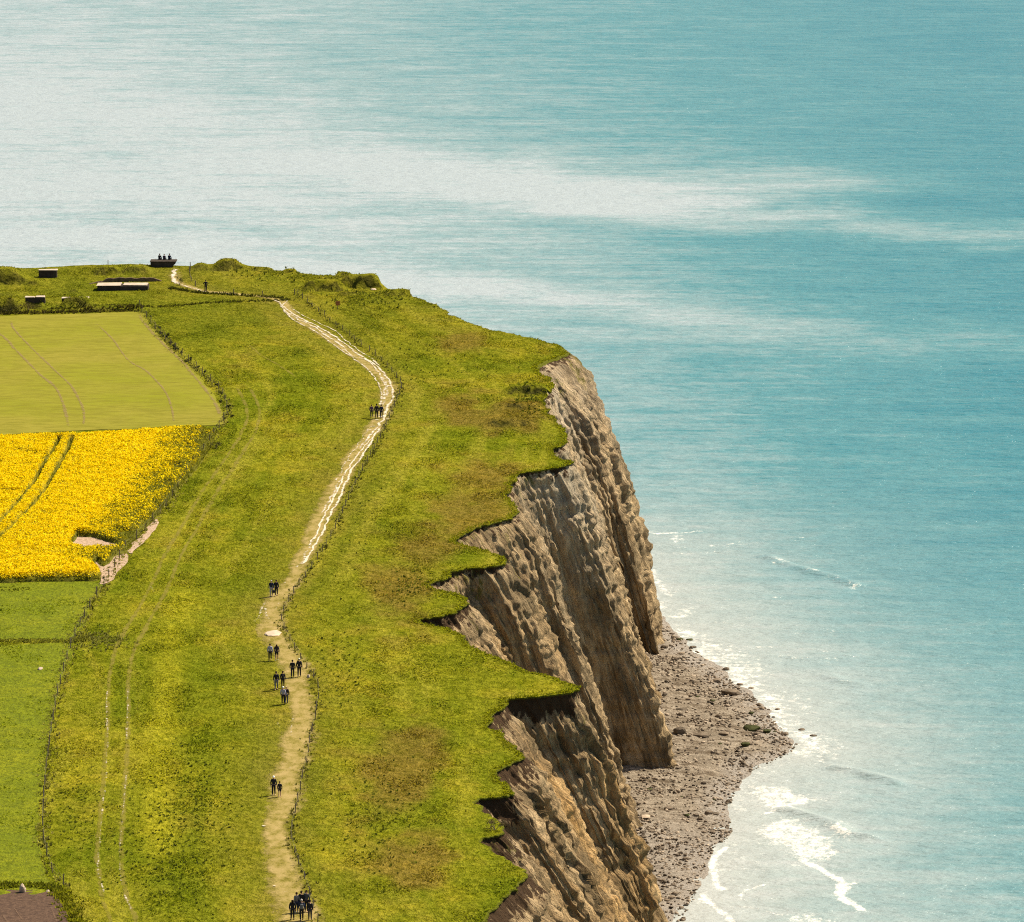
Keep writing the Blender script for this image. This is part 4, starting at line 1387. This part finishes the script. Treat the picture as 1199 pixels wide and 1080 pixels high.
# ------------------------------------------------------------------ boxes
def box_bm(bm, sx, sy, sz, c=(0, 0, 0), taper=1.0, jit=0.0, bev=.03, rz=0.0):
    r = bmesh.ops.create_cube(bm, size=1.0)
    vs = r['verts']
    m = Matrix.Translation(c) @ Matrix.Rotation(rz, 4, 'Z')
    for v in vs:
        k = taper if v.co.z > 0 else 1.0
        v.co = Vector((v.co.x * sx * k, v.co.y * sy * k, v.co.z * sz)) + Vector((random.uniform(-jit, jit), random.uniform(-jit, jit), random.uniform(-jit, jit)))
        v.co = m @ v.co
    if bev:
        es = list({e for v in vs for e in v.link_edges})
        bmesh.ops.bevel(bm, geom=es, offset=bev, segments=1, affect='EDGES')
    return bm


def zat(x, y):
    return float(relief(np.array([x]), np.array([y]))[0])


def at(px, py):
    x, y = W(px, py)
    return float(x), float(y)


# ------------------------------------------------------------------ wartime concrete
def ruin(name, label, cat, px0, px1, py, hpx, depth, roof_t=.25, over=.12, opening=None, rz=0.0, wallmat=None, broken=False):
    x0, y0 = at(px0, py); x1, _ = at(px1, py)
    w = x1 - x0; h = hpx * y0 / F
    cx = (x0 + x1) / 2
    e = empty(name, (cx, y0 + depth / 2, ZP - .05), label, cat, rz=rz)
    bm = bmesh.new()
    box_bm(bm, w - 2 * over, depth - 2 * over, h - roof_t + .5, (0, 0, (h - roof_t) / 2 - .25), 1.0, .04)
    bm_obj('wall', bm, wallmat or M_CONC, e)
    bm = bmesh.new()
    if broken:
        box_bm(bm, w * .46, depth, roof_t, (-w * .27, 0, h - roof_t / 2 + .004), 1.0, .05)
        box_bm(bm, w * .46, depth * .9, roof_t * 1.1, (w * .24, .1, h - roof_t / 2 + .05), 1.0, .05)
    else:
        box_bm(bm, w, depth, roof_t, (0, 0, h - roof_t / 2 + .03), 1.0, .05)
    bm_obj('roof_slab', bm, M_CONCTOP, e)
    if opening:
        o0, o1, oh = opening
        bm = bmesh.new()
        box_bm(bm, (o1 - o0) * w, .3, oh * (h - roof_t), ((o0 + o1 - 1) / 2 * w, -depth / 2 + over + .10, oh * (h - roof_t) / 2 - .02), bev=0)
        bm_obj('doorway_shade', bm, M_DARK, e)  # dark block on the wall in place of a shaded recess
    return e


ruin('bunker', 'small square concrete bunker block standing below the skyline at far left', 'bunker', 45, 67, 325.5, 9.5, 1.1, .09, .05, (.4, .65, .8))
ruin('concrete_shelter', 'long low concrete shelter with a pale cracked flat roof beside the path', 'bunker', 113, 174, 340.5, 6.5, 2.9, .10, .12, (.62, .84, .9), broken=True)
ruin('bunker_ruin', 'broken dark concrete bunker with pale top in the overgrown bank', 'bunker', 29, 53, 361, 13.5, 1.1, .10, .05, (.1, .5, .7), broken=True)
ruin('concrete_block', 'small concrete block set into the grassy hollow right of the broken bunker', 'ruin', 72, 82, 358.5, 9.5, 1.0, .09, .04)
ruin('fallen_slab', 'pale concrete cap lying on the grassy bank right of the hollow', 'ruin', 92, 104, 353, 4, 1.3, .16, .05)
# viewing platform: slab on a slanting block
x0, y0 = at(176, 313.5); x1, _ = at(206, 313.5)
plat = empty('gun_platform', ((x0 + x1) / 2, y0 + 1.2, ZP), 'dark concrete gun platform on the skyline beside the path end', 'bunker')
bm = bmesh.new()
w = x1 - x0
pv = [(-w * .5, -.9, .35), (-w * .34, -.9, -.3), (w * .2, -.9, -.3), (w * .47, -.9, .5), (w * .5, -.9, .78), (-w * .5, -.9, .78)]
fr = [bm.verts.new(p) for p in pv]; bk = [bm.verts.new((a, 1.2, c)) for a, b, c in pv]
bm.faces.new(fr); bm.faces.new(bk[::-1])
for i in range(6):
    bm.faces.new((fr[i], fr[(i + 1) % 6], bk[(i + 1) % 6], bk[i]))
bm_obj('wall', bm, M_CONC, plat)
bm = bmesh.new()
box_bm(bm, w * 1.03, 2.3, .14, (0, .15, .853), 1, .02)
bm_obj('roof_slab', bm, M_CONC, plat)
PLAT_TOP = ZP + .925
# low old wall behind the shelter
wl0 = smooth_line(WP([(104, 332.5), (124, 330), (150, 329.5), (172, 329.5), (189, 329)]), .4)
bm = bmesh.new()
prev = None
for i, (a, b) in enumerate(wl0):
    hgt = (.55 if 124 < 104 + 85 * i / len(wl0) else .2) * (1 + .10 * math.sin(i * 1.7) + .08 * math.sin(i * .63)) * min(1, (len(wl0) - i) / 5, (i + 1) / 6)
    zb = zat(a, b)
    ring = [bm.verts.new((a, b - .25, zb - .2)), bm.verts.new((a, b - .2, zb + hgt)), bm.verts.new((a, b + .2, zb + hgt)), bm.verts.new((a, b + .25, zb - .2))]
    if prev:
        for j in range(3):
            bm.faces.new((prev[j], ring[j], ring[j + 1], prev[j + 1]))
    else:
        bm.faces.new(ring)
    prev = ring
bm.faces.new(prev[::-1])
tag(bm_obj('low_wall', bm, plain('earthy_wall', (.13, .09, .055), .95, .4, 3.0, .6)), 'long low brown earth covered wall behind the concrete shelter', 'wall')

# white stones
def stone(px, py, wpx, hpx, label, seed, flat=1.0):
    x, y = at(px, py)
    o = bpy.data.objects.new('chalk_boulder', rock_mesh('chalk_boulder', seed, M_PALE, 2, 1.0))
    sz = y / F
    o.scale = (wpx * sz * 1.2, wpx * sz * 1.2 * flat, hpx * sz * 1.3)
    o.location = (x, y, zat(x, y) + hpx * sz * .35)
    COL.objects.link(o)
    return tag(o, label, 'boulder')


stone(26.5, 1046, 8, 13, 'tall pale chalk boulder standing at the edge of the ploughed soil', 31)
stone(56, 1045, 5, 3, 'small pale stone lying at the corner of the ploughed soil', 32)
stone(47, 785, 6, 4, 'small pale stone lying in the lower green cereal field', 33)
stone(320, 743, 17, 3, 'flat white chalk slab exposed beside the path bend', 34, 1.6)
stone(361, 793.5, 4, 4, 'small cream stone beside a fence post right of the path', 35)
stone(437, 339.5, 7, 2, 'small pale stone below the dark far mound', 36)

# ------------------------------------------------------------------ fences
def post_mesh(h, r, seed):
    bm = bmesh.new()
    bmesh.ops.create_cone(bm, cap_ends=True, segments=8, radius1=r, radius2=r * .9, depth=h + .3)
    rr_ = random.Random(seed)
    tx_, ty_ = rr_.uniform(-.06, .06), rr_.uniform(-.06, .06)
    for v in bm.verts:
        v.co.z += (h - .3) / 2
        v.co.x += tx_ * v.co.z; v.co.y += ty_ * v.co.z
    me = bpy.data.meshes.new('post'); bm.to_mesh(me); bm.free()
    me.materials.append(M_WOOD)
    return me


def fence(name, line_img, spacing, h, r, label):
    l_ = smooth_line(WP(line_img), .25)
    dl = np.concatenate([[0], np.cumsum(np.linalg.norm(np.diff(l_, axis=0), axis=1))])
    n = int(dl[-1] / spacing) + 1
    t = np.linspace(0, dl[-1], n)
    t[1:-1] += rng.uniform(-.6, .6, n - 2)
    px = np.interp(t, dl, l_[:, 0]); py = np.interp(t, dl, l_[:, 1])
    pz = relief(px, py)
    e = empty(name, (float(px[0]), float(py[0]), float(pz[0])), label, 'fence')
    ms = [post_mesh(h * k, r, i) for i, k in enumerate((.85, 1.0, 1.1, .95))]
    for i in range(n):
        o = bpy.data.objects.new('post', ms[int(rng.integers(0, 4))])
        COL.objects.link(o); o.parent = e
        o.location = (px[i] - px[0], py[i] - py[0], pz[i] - pz[0])
        o.rotation_euler = (0, 0, rng.uniform(0, 6))
    for hh_ in (.45, .82):
        cu = bmesh.new(); prev = None
        for i in range(n):
            c = Vector((px[i] - px[0], py[i] - py[0], pz[i] - pz[0] + hh_ * h))
            ring = [cu.verts.new(c + Vector((a * .002, 0, b * .002))) for a, b in ((1, 1), (-1, 1), (-1, -1), (1, -1))]
            if prev:
                for j in range(4):
                    cu.faces.new((prev[j], ring[j], ring[(j + 1) % 4], prev[(j + 1) % 4]))
            prev = ring
        bm_obj('wire', cu, M_WIRE, e)
    return e


fence('fence', RF, 4.4, .80, .05, 'post and wire fence following the right side of the clifftop path')
fence('fence', LF, 5.0, 1.05, .055, 'post and wire fence dividing the crop fields from the meadow')
fence('fence', [(222, 318), (226, 333), (246, 342.5), (280, 346), (310, 347.5), (345, 345)], 4.5, .8, .07, 'short row of fence posts beyond the far bend of the path')
for px, py, h, lab in ((223, 316.5, 1.1, 'lone wooden post on the skyline right of the gun platform'), (126.5, 311, .8, 'thin lone post on the skyline left of the gun platform'),
                       (164, 363, 1.0, 'lone wooden post at the far corner of the pale crop field')):
    x, y = at(px, py)
    o = bpy.data.objects.new('post', post_mesh(h, .06, int(px)))
    o.location = (x, y, zat(x, y)); COL.objects.link(o)
    tag(o, lab, 'post')
# red brown board sign
x, y = at(395.5, 363)
sg_ = empty('warning_sign', (x, y, zat(x, y)), 'weathered red brown board on a post in the far cliff meadow', 'sign')
o = bpy.data.objects.new('post', post_mesh(.9, .045, 3)); COL.objects.link(o); o.parent = sg_
bm = bmesh.new(); box_bm(bm, .62, .05, .62, (0, -.06, 1.0), bev=.01); bm_obj('board', bm, M_SIGN, sg_)


# ------------------------------------------------------------------ shrubs
def shrub(px, py, wm, hm, col, label, group=None, name='shrub', n=420):
    x, y = at(px, py)
    e = empty(name, (x, y, zat(x, y)), label, 'shrub', group)
    k = max(3, int(wm * 4))
    cen = np.stack([rng.uniform(-.5, .5, k) * wm, rng.uniform(-.5, .5, k) * wm * 1.2, rng.uniform(.3, .8, k) * hm], 1)
    n = int(n * max(1, wm))
    ci = rng.integers(0, k, n)
    c = cen[ci] + rng.normal(0, .17, (n, 3)) * np.array([wm, wm, hm]) * .75
    c[:, 2] = np.abs(c[:, 2])
    nr_ = rng.normal(0, 1, (n, 3)); nr_ /= np.linalg.norm(nr_, axis=1)[:, None]
    u = np.cross(nr_, rng.normal(0, 1, (n, 3))); u /= np.linalg.norm(u, axis=1)[:, None]
    v = np.cross(nr_, u)
    sz = rng.uniform(.03, .07, n)[:, None]
    V = np.stack([c - u * sz, c - v * sz * .6, c + u * sz, c + v * sz * .6], 1).reshape(-1, 3)
    cc = np.array(col) * rng.uniform(.5, 1.6, n)[:, None]
    np_mesh('foliage', V, np.arange(len(V)).reshape(-1, 4), M_LEAF, e, cols={'Col': np.repeat(cc, 4, 0)})
    bm = bmesh.new()
    for q_ in range(min(k, 6)):
        p1 = Vector(cen[q_])
        r = bmesh.ops.create_cone(bm, cap_ends=True, segments=5, radius1=.03, radius2=.012, depth=p1.length)
        mt = Matrix.Translation(p1 / 2) @ p1.to_track_quat('Z', 'Y').to_matrix().to_4x4()
        bmesh.ops.transform(bm, matrix=mt, verts=r['verts'])
    bm_obj('stem', bm, M_WOOD, e)
    return e


GS = 'small dark shrubs along the crop field margin'
for i, (a, b, wm, hm) in enumerate([(186, 385, .5, .5), (190, 391, .6, .7), (196, 396, .7, .9), (192, 395, .5, .5), (200, 404, .7, .7), (205, 408, .6, 1.0), (208, 411, .6, .7), (204, 410, .6, .5), (212, 415, .5, .5),
                                    (217, 425, .6, .4), (222, 423, .6, .6), (232, 431, .4, .4), (239, 437, .5, .5), (254, 452, .5, .5), (260, 462, .6, .4), (258, 472, .5, .5), (268, 478, .5, .6), (272, 489, .5, .5)]):
    shrub(a, b, wm * .8, hm * .75, (.075, .078, .02), 'one of the small dark shrubs lining the curved margin of the pale crop field', GS)
shrub(34, 365, 2.2, 1.4, (.085, .066, .022), 'big brownish shrub growing in front of the broken dark bunker')
shrub(10, 366, 2.6, 1.1, (.05, .048, .014), 'dark spreading bramble in the far bank at the left edge of the photo')
shrub(210, 334, .9, 1.6, (.07, .075, .018), 'slim green shrub on the verge right of the far end of the path')
shrub(253, 525, 1.1, .9, (.075, .07, .02), 'sparse olive shrub at the right corner of the rapeseed')
shrub(580, 972, 1.3, .9, (.10, .075, .035), 'dry brown bush on the slumped cliff edge near the bottom of the photo')

# ------------------------------------------------------------------ people
M_SKIN = NT("skin")
sk = M_SKIN.mix(M_SKIN.attr('feat', 'Fac'), (0.50, 0.29, 0.20), (0.05, 0.03, 0.025))
M_SKIN.base(sk).p(Roughness=.6)
M_SKIN = M_SKIN.m


def skin_mesh(name, nodes, edges, root=0, sub=2, feat=False):
    """nodes: list of (x,y,z,rx,ry)."""
    me = bpy.data.meshes.new(name)
    me.from_pydata([n[:3] for n in nodes], edges, [])
    o = bpy.data.objects.new(name, me)
    COL.objects.link(o)
    o.modifiers.new('skin', 'SKIN').use_smooth_shade = True
    sv = me.skin_vertices[0].data
    for i, n in enumerate(nodes):
        sv[i].radius = (n[3], n[4] if len(n) > 4 else n[3])
        sv[i].use_root = i == root
    m = o.modifiers.new('sub', 'SUBSURF'); m.levels = sub; m.render_levels = sub
    dg = bpy.context.evaluated_depsgraph_get()
    new = bpy.data.meshes.new_from_object(o.evaluated_get(dg))
    new.name = name
    bpy.data.objects.remove(o)
    if feat:
        V = np.array([v.co for v in new.vertices])
        f = np.zeros(len(V))
        for c, r in feat:
            f = np.maximum(f, (np.linalg.norm(V - np.array(c), axis=1) < r) * 1.0)
        a = new.attributes.new('feat', 'FLOAT', 'POINT')
        a.data.foreach_set('value', f.astype(np.float32))
    return new


def pose_skeleton(pose):
    """joint positions for a 1.72 m person facing +y"""
    J = dict(pelvis=(0, 0, .95), belly=(0, .01, 1.09), chest=(0, 0, 1.30), nb=(0, -.01, 1.44), neck=(0, 0, 1.505), hl=(0, .02, 1.57), head=(0, .01, 1.645), top=(0, 0, 1.705))
    for sgn, sd_ in ((1, 'r'), (-1, 'l')):
        J['sh' + sd_] = (.175 * sgn, 0, 1.41)
        J['hip' + sd_] = (.095 * sgn, 0, .90)
    def leg(sd_, sgn, kx, ky, kz, ax, ay, az, toe):
        J['kn' + sd_] = (kx * sgn, ky, kz); J['an' + sd_] = (ax * sgn, ay, az)
        J['he' + sd_] = (ax * sgn, ay - .05, az - .045); J['to' + sd_] = (ax * sgn * 1.1, ay + .17 * math.cos(toe), az - .05 + .17 * math.sin(toe))
    def arm(sd_, sgn, e, w, p):
        J['el' + sd_] = (e[0] * sgn, e[1], e[2]); J['wr' + sd_] = (w[0] * sgn, w[1], w[2]); J['pa' + sd_] = (p[0] * sgn, p[1], p[2])
    if pose == 'walk':
        leg('r', 1, .10, .13, .50, .10, .20, .09, 0.15); leg('l', -1, .10, .02, .49, .10, -.22, .13, -.45)
        arm('r', 1, (.24, -.10, 1.14), (.26, -.08, .90), (.26, -.06, .83)); arm('l', -1, (.24, .05, 1.14), (.25, .18, .93), (.25, .22, .87))
    elif pose == 'stand':
        leg('r', 1, .10, .02, .49, .11, 0, .085, 0); leg('l', -1, .10, .02, .49, .11, .03, .085, 0)
        arm('r', 1, (.24, -.04, 1.14), (.25, .02, .90), (.25, .04, .82)); arm('l', -1, (.24, -.04, 1.14), (.25, .02, .90), (.25, .04, .82))
    elif pose == 'akimbo':
        leg('r', 1, .12, .02, .49, .15, 0, .085, 0); leg('l', -1, .11, .03, .49, .13, .05, .085, 0)
        arm('r', 1, (.36, -.05, 1.20), (.19, .05, 1.06), (.14, .09, 1.02)); arm('l', -1, (.36, -.05, 1.20), (.19, .05, 1.06), (.14, .09, 1.02))
    elif pose == 'sit':
        dz = -.85
        for k in list(J):
            J[k] = (J[k][0], J[k][1], J[k][2] + dz)
        J['hipr'] = (.095, .03, .10); J['hipl'] = (-.095, .03, .10)
        J['pelvis'] = (0, 0, .12)
        leg('r', 1, .12, .46, .11, .12, .50, -.33, -.2); leg('l', -1, .12, .46, .11, .12, .48, -.33, -.2)
        arm('r', 1, (.24, .08, .30), (.20, .30, .20), (.17, .36, .17)); arm('l', -1, (.24, .08, .30), (.20, .30, .20), (.17, .36, .17))
    return J


def build_pose(pose):
    J = pose_skeleton(pose)
    N, E, ix = [], [], {}
    R = dict(pelvis=(.145, .11), belly=(.125, .095), chest=(.15, .105), nb=(.075, .065), neck=(.052, .055), hl=(.068, .085), head=(.078, .095), top=(.052, .065),
             sh=(.062, .06), el=(.044, .044), wr=(.030, .026), pa=(.038, .018), hip=(.095, .095), kn=(.06, .062), an=(.04, .042), he=(.036, .036), to=(.036, .026))
    def add(k, p=None):
        ix[k] = len(N)
        r = R[k] if k in R else R[k[:2]] if k[:2] in R else R[k[:3]]
        N.append((*(p or J[k]), *r))
    for k in ('pelvis', 'belly', 'chest', 'nb', 'neck', 'hl', 'head', 'top'):
        add(k)
    for a, b in zip(('pelvis', 'belly', 'chest', 'nb', 'neck', 'hl', 'head'), ('belly', 'chest', 'nb', 'neck', 'hl', 'head', 'top')):
        E.append((ix[a], ix[b]))
    for sd_ in 'rl':
        for k in ('sh', 'el', 'wr', 'pa', 'hip', 'kn', 'an', 'to'):
            add(k + sd_)
        E += [(ix['chest'], ix['sh' + sd_]), (ix['sh' + sd_], ix['el' + sd_]), (ix['el' + sd_], ix['wr' + sd_]), (ix['wr' + sd_], ix['pa' + sd_]),
              (ix['pelvis'], ix['hip' + sd_]), (ix['hip' + sd_], ix['kn' + sd_]), (ix['kn' + sd_], ix['an' + sd_]), (ix['an' + sd_], ix['to' + sd_])]
        # fingers and thumb
        w = Vector(J['wr' + sd_]); p = Vector(J['pa' + sd_]); dr = (p - w).normalized()
        side = Vector((0, 1, 0)) - dr * dr.y
        side.normalize()
        inn = Vector((-1 if sd_ == 'r' else 1, 0, 0))
        for f, (o_, ln) in enumerate(((.027, .072), (.009, .082), (-.009, .076), (-.026, .058))):
            a = p + side * o_ + dr * .035
            b = a + dr * ln * .55
            c = a + dr * ln * .9 + inn * ln * .35
            i0 = len(N)
            N.extend([(*a, .0095), (*b, .0085), (*c, .0075)])
            E += [(ix['pa' + sd_], i0), (i0, i0 + 1), (i0 + 1, i0 + 2)]
        a = (w + p) / 2 + side * .036 + inn * .01; b = a + side * .022 + dr * .035 + inn * .012
        i0 = len(N)
        N.extend([(*a, .012), (*b, .0095)])
        E += [(ix['wr' + sd_], i0), (i0, i0 + 1)]
    N.append((J['hl'][0], J['hl'][1] + .10, J['hl'][2] + .03, .013)); E.append((ix['hl'], len(N) - 1))
    hx_, hy_, hz_ = J['head']
    for sgn in (1, -1):
        N.append((hx_ + .088 * sgn, hy_ - .012, hz_ - .03, .014)); E.append((ix['head'], len(N) - 1))
    e1 = (hx_ + .032, hy_ + .085, hz_ - .012); e2 = (hx_ - .032, hy_ + .085, hz_ - .012); mo = (hx_, hy_ + .09, hz_ - .085)
    body = skin_mesh('body', N, E, 0, 2, [(e1, .022), (e2, .022), (mo, .02)])
    body.materials.append(M_SKIN)
    # jacket
    def sub(keys, links, grow, shrink_end=None):
        jx, NN = {}, []
        for k in keys:
            p = J[k]
            r = R[k] if k in R else R[k[:2]] if k[:2] in R else R[k[:3]]
            jx[k] = len(NN)
            NN.append((*p, r[0] + grow, r[1] + grow))
        return NN, [(jx[a], jx[b]) for a, b in links]
    NN, EE = sub(['pelvis', 'belly', 'chest', 'nb', 'shr', 'elr', 'wrr', 'shl', 'ell', 'wrl'],
                 [('pelvis', 'belly'), ('belly', 'chest'), ('chest', 'nb'), ('chest', 'shr'), ('shr', 'elr'), ('elr', 'wrr'), ('chest', 'shl'), ('shl', 'ell'), ('ell', 'wrl')], .022)
    jacket = skin_mesh('jacket', NN, EE, 0, 2)
    NN, EE = sub(['pelvis', 'hipr', 'knr', 'anr', 'hipl', 'knl', 'anl'], [('pelvis', 'hipr'), ('hipr', 'knr'), ('knr', 'anr'), ('pelvis', 'hipl'), ('hipl', 'knl'), ('knl', 'anl')], .016)
    trousers = skin_mesh('trousers', NN, EE, 0, 2)
    NS = []
    for i_ in range(len(NN)):
        NS.append(list(NN[i_]))
    for a_, b_ in ((2, 1), (5, 4)):      # shorts: stop above the knee
        NS[a_][:3] = [NN[b_][q] + (NN[a_][q] - NN[b_][q]) * .8 for q in range(3)]
        NS[a_][3] = NS[a_][4] = .088
    shorts = skin_mesh('shorts', [NS[0], NS[1], NS[2], NS[4], NS[5]], [(0, 1), (1, 2), (0, 3), (3, 4)], 0, 2)
    shoes = []
    for sd_ in 'rl':
        shoes.append(skin_mesh('shoe', [(*J['he' + sd_], .045, .045), (*[(a + b) / 2 for a, b in zip(J['he' + sd_], J['to' + sd_])], .046, .042), (*J['to' + sd_], .04, .032)], [(0, 1), (1, 2)], 0, 1))
    # hair: cap of hair over skull
    def shell(nm, c, s, zcut, ycut):
        bm = bmesh.new()
        bmesh.ops.create_uvsphere(bm, u_segments=14, v_segments=10, radius=1)
        dele = [v for v in bm.verts if v.co.z < zcut and v.co.y > ycut]
        bmesh.ops.delete(bm, geom=dele, context='VERTS')
        for v in bm.verts:
            v.co = Vector((c[0] + v.co.x * s[0], c[1] + v.co.y * s[1], c[2] + v.co.z * s[2]))
        me = bpy.data.meshes.new(nm); bm.to_mesh(me); bm.free()
        me.polygons.foreach_set('use_smooth', np.ones(len(me.polygons), bool))
        return me
    hair = shell('hair', (hx_, hy_ - .005, hz_ + .015), (.098, .115, .105), -.05, -.15)
    longh = skin_mesh('hair', [(hx_, hy_ - .01, hz_ + .05, .09, .10), (hx_, hy_ - .045, hz_ - .04, .10, .075), (hx_, hy_ - .09, hz_ - .17, .10, .05), (hx_, hy_ - .12, hz_ - .32, .07, .035)], [(0, 1), (1, 2), (2, 3)], 0, 2)
    # cap with peak
    bm = bmesh.new()
    bmesh.ops.create_uvsphere(bm, u_segments=14, v_segments=10, radius=1)
    bmesh.ops.delete(bm, geom=[v for v in bm.verts if v.co.z < -.05], context='VERTS')
    for v in bm.verts:
        v.co = Vector((hx_ + v.co.x * .105, hy_ + v.co.y * .122, hz_ + .02 + v.co.z * .105))
    box_bm(bm, .13, .10, .014, (hx_, hy_ + .15, hz_ + .025), bev=.004)
    capm = bpy.data.meshes.new('cap'); bm.to_mesh(capm); bm.free()
    # bag on the back, bag in the hand
    bm = bmesh.new()
    cz = J['chest'][2] - .10
    box_bm(bm, .30, .16, .42, (0, J['chest'][1] - .20, cz), .85, .0, .05)
    for sx in (-.1, .1):
        box_bm(bm, .035, .02, .40, (sx, J['chest'][1] + .125, cz + .06), 1, 0, .006)
    pack = bpy.data.meshes.new('backpack'); bm.to_mesh(pack); bm.free()
    bm = bmesh.new()
    pl__ = J['pal']
    box_bm(bm, .34, .14, .30, (pl__[0] - .02, pl__[1], pl__[2] - .30), .8, 0, .04)
    box_bm(bm, .02, .02, .18, (pl__[0], pl__[1], pl__[2] - .09), 1, 0, .005)
    bag = bpy.data.meshes.new('bag'); bm.to_mesh(bag); bm.free()
    # shoulder bag strap side
    return dict(body=body, jacket=jacket, trousers=trousers, shorts=shorts, shoes=shoes, hair=hair, longh=longh, cap=capm, pack=pack, bag=bag)


POSES = {}
CLOTH = {}


def cloth(col):
    if col not in CLOTH:
        CLOTH[col] = plain('fabric', col, .85, .25, 14.0, .2)
    return CLOTH[col]


BLK = (.026, .026, .029); NAVY = (.022, .030, .060); GREY = (.16, .16, .165); LAV = (.34, .33, .42); JEAN = (.085, .095, .12); STONE = (.36, .33, .30); MAUVE = (.13, .075, .13)
WHITE = (.75, .73, .68); BRN = (.05, .028, .014); DKH = (.016, .012, .009); BLOND = (.42, .30, .14); GRH = (.42, .38, .33); CREAM = (.78, .66, .40)


def person(px, py, h, yaw, pose, label, top, bot, hair=DKH, shorts=False, longh=False, cap=None, pack=None, bag=None, shoe=BLK, group=None, z=None):
    if pose not in POSES:
        POSES[pose] = build_pose(pose)
    B = POSES[pose]
    x, y = W(px, py, z if z is not None else ZP)
    x, y = float(x), float(y)
    zz_ = z if z is not None else zat(x, y) + .04
    e = empty('person', (x, y, zz_), label, 'person', group, rz=math.radians(yaw))
    e.scale = (h / 1.72,) * 3

    def part(nm, me, col=None):
        o = bpy.data.objects.new(nm, me)
        COL.objects.link(o); o.parent = e
        if col is not None:
            if not me.materials:
                me.materials.append(cloth(col))
            o.material_slots[0].link = 'OBJECT'
            o.material_slots[0].material = cloth(col)
        return o
    part('body', B['body'])
    part('jacket', B['jacket'], top)
    part('shorts' if shorts else 'trousers', B['shorts'] if shorts else B['trousers'], bot)
    for s_m in B['shoes']:
        part('shoe', s_m, shoe)
    part('hair', B['longh'] if longh else B['hair'], hair)
    if cap: part('cap', B['cap'], cap)
    if pack: part('backpack', B['pack'], pack)
    if bag: part('bag', B['bag'], bag)
    return e


# yaw 0: walking away from the viewer; 180: towards the viewer
GP = 'walkers on the clifftop path'
person(342.5, 1077, 1.70, 10, 'stand', 'dark long haired person in black at the left of the bottom group', BLK, BLK, DKH, longh=True, group=GP)
person(347.5, 1068.5, 1.66, 30, 'stand', 'person in a grey top and pale shoes behind the bottom group', GREY, NAVY, BRN, shoe=WHITE, group=GP)
person(353, 1068, 1.74, -20, 'stand', 'person in a black jacket at the back middle of the bottom group', BLK, BLK, DKH, group=GP)
person(359, 1068, 1.80, 160, 'stand', 'person in a charcoal grey jacket at the back right of the bottom group', (.075, .08, .085), BLK, DKH, group=GP)
person(353.2, 1078, 1.76, 5, 'walk', 'grey haired person in navy with a grey backpack at the front of the bottom group', NAVY, BLK, GRH, pack=(.13, .14, .15), group=GP)
person(363, 1077.5, 1.66, -10, 'stand', 'short person in a black coat at the right of the bottom group', (.03, .03, .032), (.05, .05, .055), DKH, group=GP)
person(320.5, 931, 1.72, 190, 'stand', 'tall thin person in black with a white cap below the path middle', BLK, BLK, DKH, cap=WHITE, shoe=STONE, group=GP)
person(327.6, 933, 1.38, 170, 'stand', 'bare legged child in dark clothes beside the tall person in a white cap', BLK, BLK, BRN, shorts=True, group=GP)
person(331.6, 825.5, 1.70, 0, 'walk', 'white capped person in a lavender shirt with arm in arm companion', LAV, BLK, GRH, cap=WHITE, group=GP)
person(335.4, 824.8, 1.66, 0, 'walk', 'blond person in a black jacket close beside the lavender shirt', BLK, JEAN, BLOND, bag=None, group=GP)
person(323.6, 808.5, 1.78, 180, 'walk', 'person in a black jacket and grey jeans walking left of the bag carrier', BLK, GREY, DKH, group=GP)
person(331.2, 806, 1.62, 0, 'walk', 'person in black with a dark shoulder bag and a brown hat', BLK, BLK, DKH, cap=BRN, pack=BLK, group=GP)
person(342.6, 793.5, 1.72, 0, 'walk', 'person in black holding hands with the person in a cream cap', BLK, (.03, .032, .04), DKH, group=GP)
person(350.4, 793, 1.84, 0, 'walk', 'tall person in black with a cream cap at the right edge of the path', BLK, BLK, DKH, cap=CREAM, group=GP)
person(316.3, 774, 1.66, 180, 'walk', 'person in a pale grey lavender shirt and black trousers below the path bend', LAV, BLK, DKH, group=GP)
person(324, 774, 1.66, 0, 'walk', 'bare legged person in a dark top and shorts beside the lavender shirt walker', (.035, .03, .045), BLK, BRN, shorts=True, longh=True, shoe=WHITE, group=GP)
person(317.8, 699, 1.70, 180, 'walk', 'person in a navy jacket and pale trousers carrying a black bag', NAVY, STONE, GRH, bag=BLK, group=GP)
person(323.6, 698.5, 1.68, 180, 'walk', 'person in black beside the bag carrier near the pale trodden patch', BLK, BLK, DKH, group=GP)
person(435, 489.5, 1.58, 0, 'walk', 'person in a mauve jacket at the left of the far trio', MAUVE, (.05, .04, .06), BRN, group=GP)
person(441, 490.5, 1.78, 0, 'walk', 'broad person in black in the middle of the far trio', BLK, BLK, DKH, group=GP)
person(446.5, 490.5, 1.70, 0, 'walk', 'person in navy at the right of the far trio on the white track', NAVY, (.02, .025, .04), DKH, group=GP)
person(241, 342, 1.70, 180, 'akimbo', 'lone dark walker with bent elbows on the far stretch of path', BLK, BLK, BRN, group=GP)
GS2 = 'people sitting on the gun platform'
for px, lab, c_top, hr in ((183, 'leftmost of the three people sitting on the skyline platform', BLK, BRN), (188.3, 'middle and lowest of the three people sitting on the skyline platform', (.05, .03, .05), BRN),
                          (194.5, 'rightmost and tallest of the three people sitting on the skyline platform', NAVY, DKH)):
    x, y = at(px, 313.5)
    xx_ = float(W(px, 306, PLAT_TOP)[0])
    B_ = person(px, 306, 1.72 if px != 188.3 else 1.6, random.uniform(-25, 25), 'sit', lab, c_top, BLK, hr, group=GS2, z=PLAT_TOP)
    B_.location.y = plat.location.y + .85
    B_.location.x = (px - CX) / F * B_.location.y / CP * CP
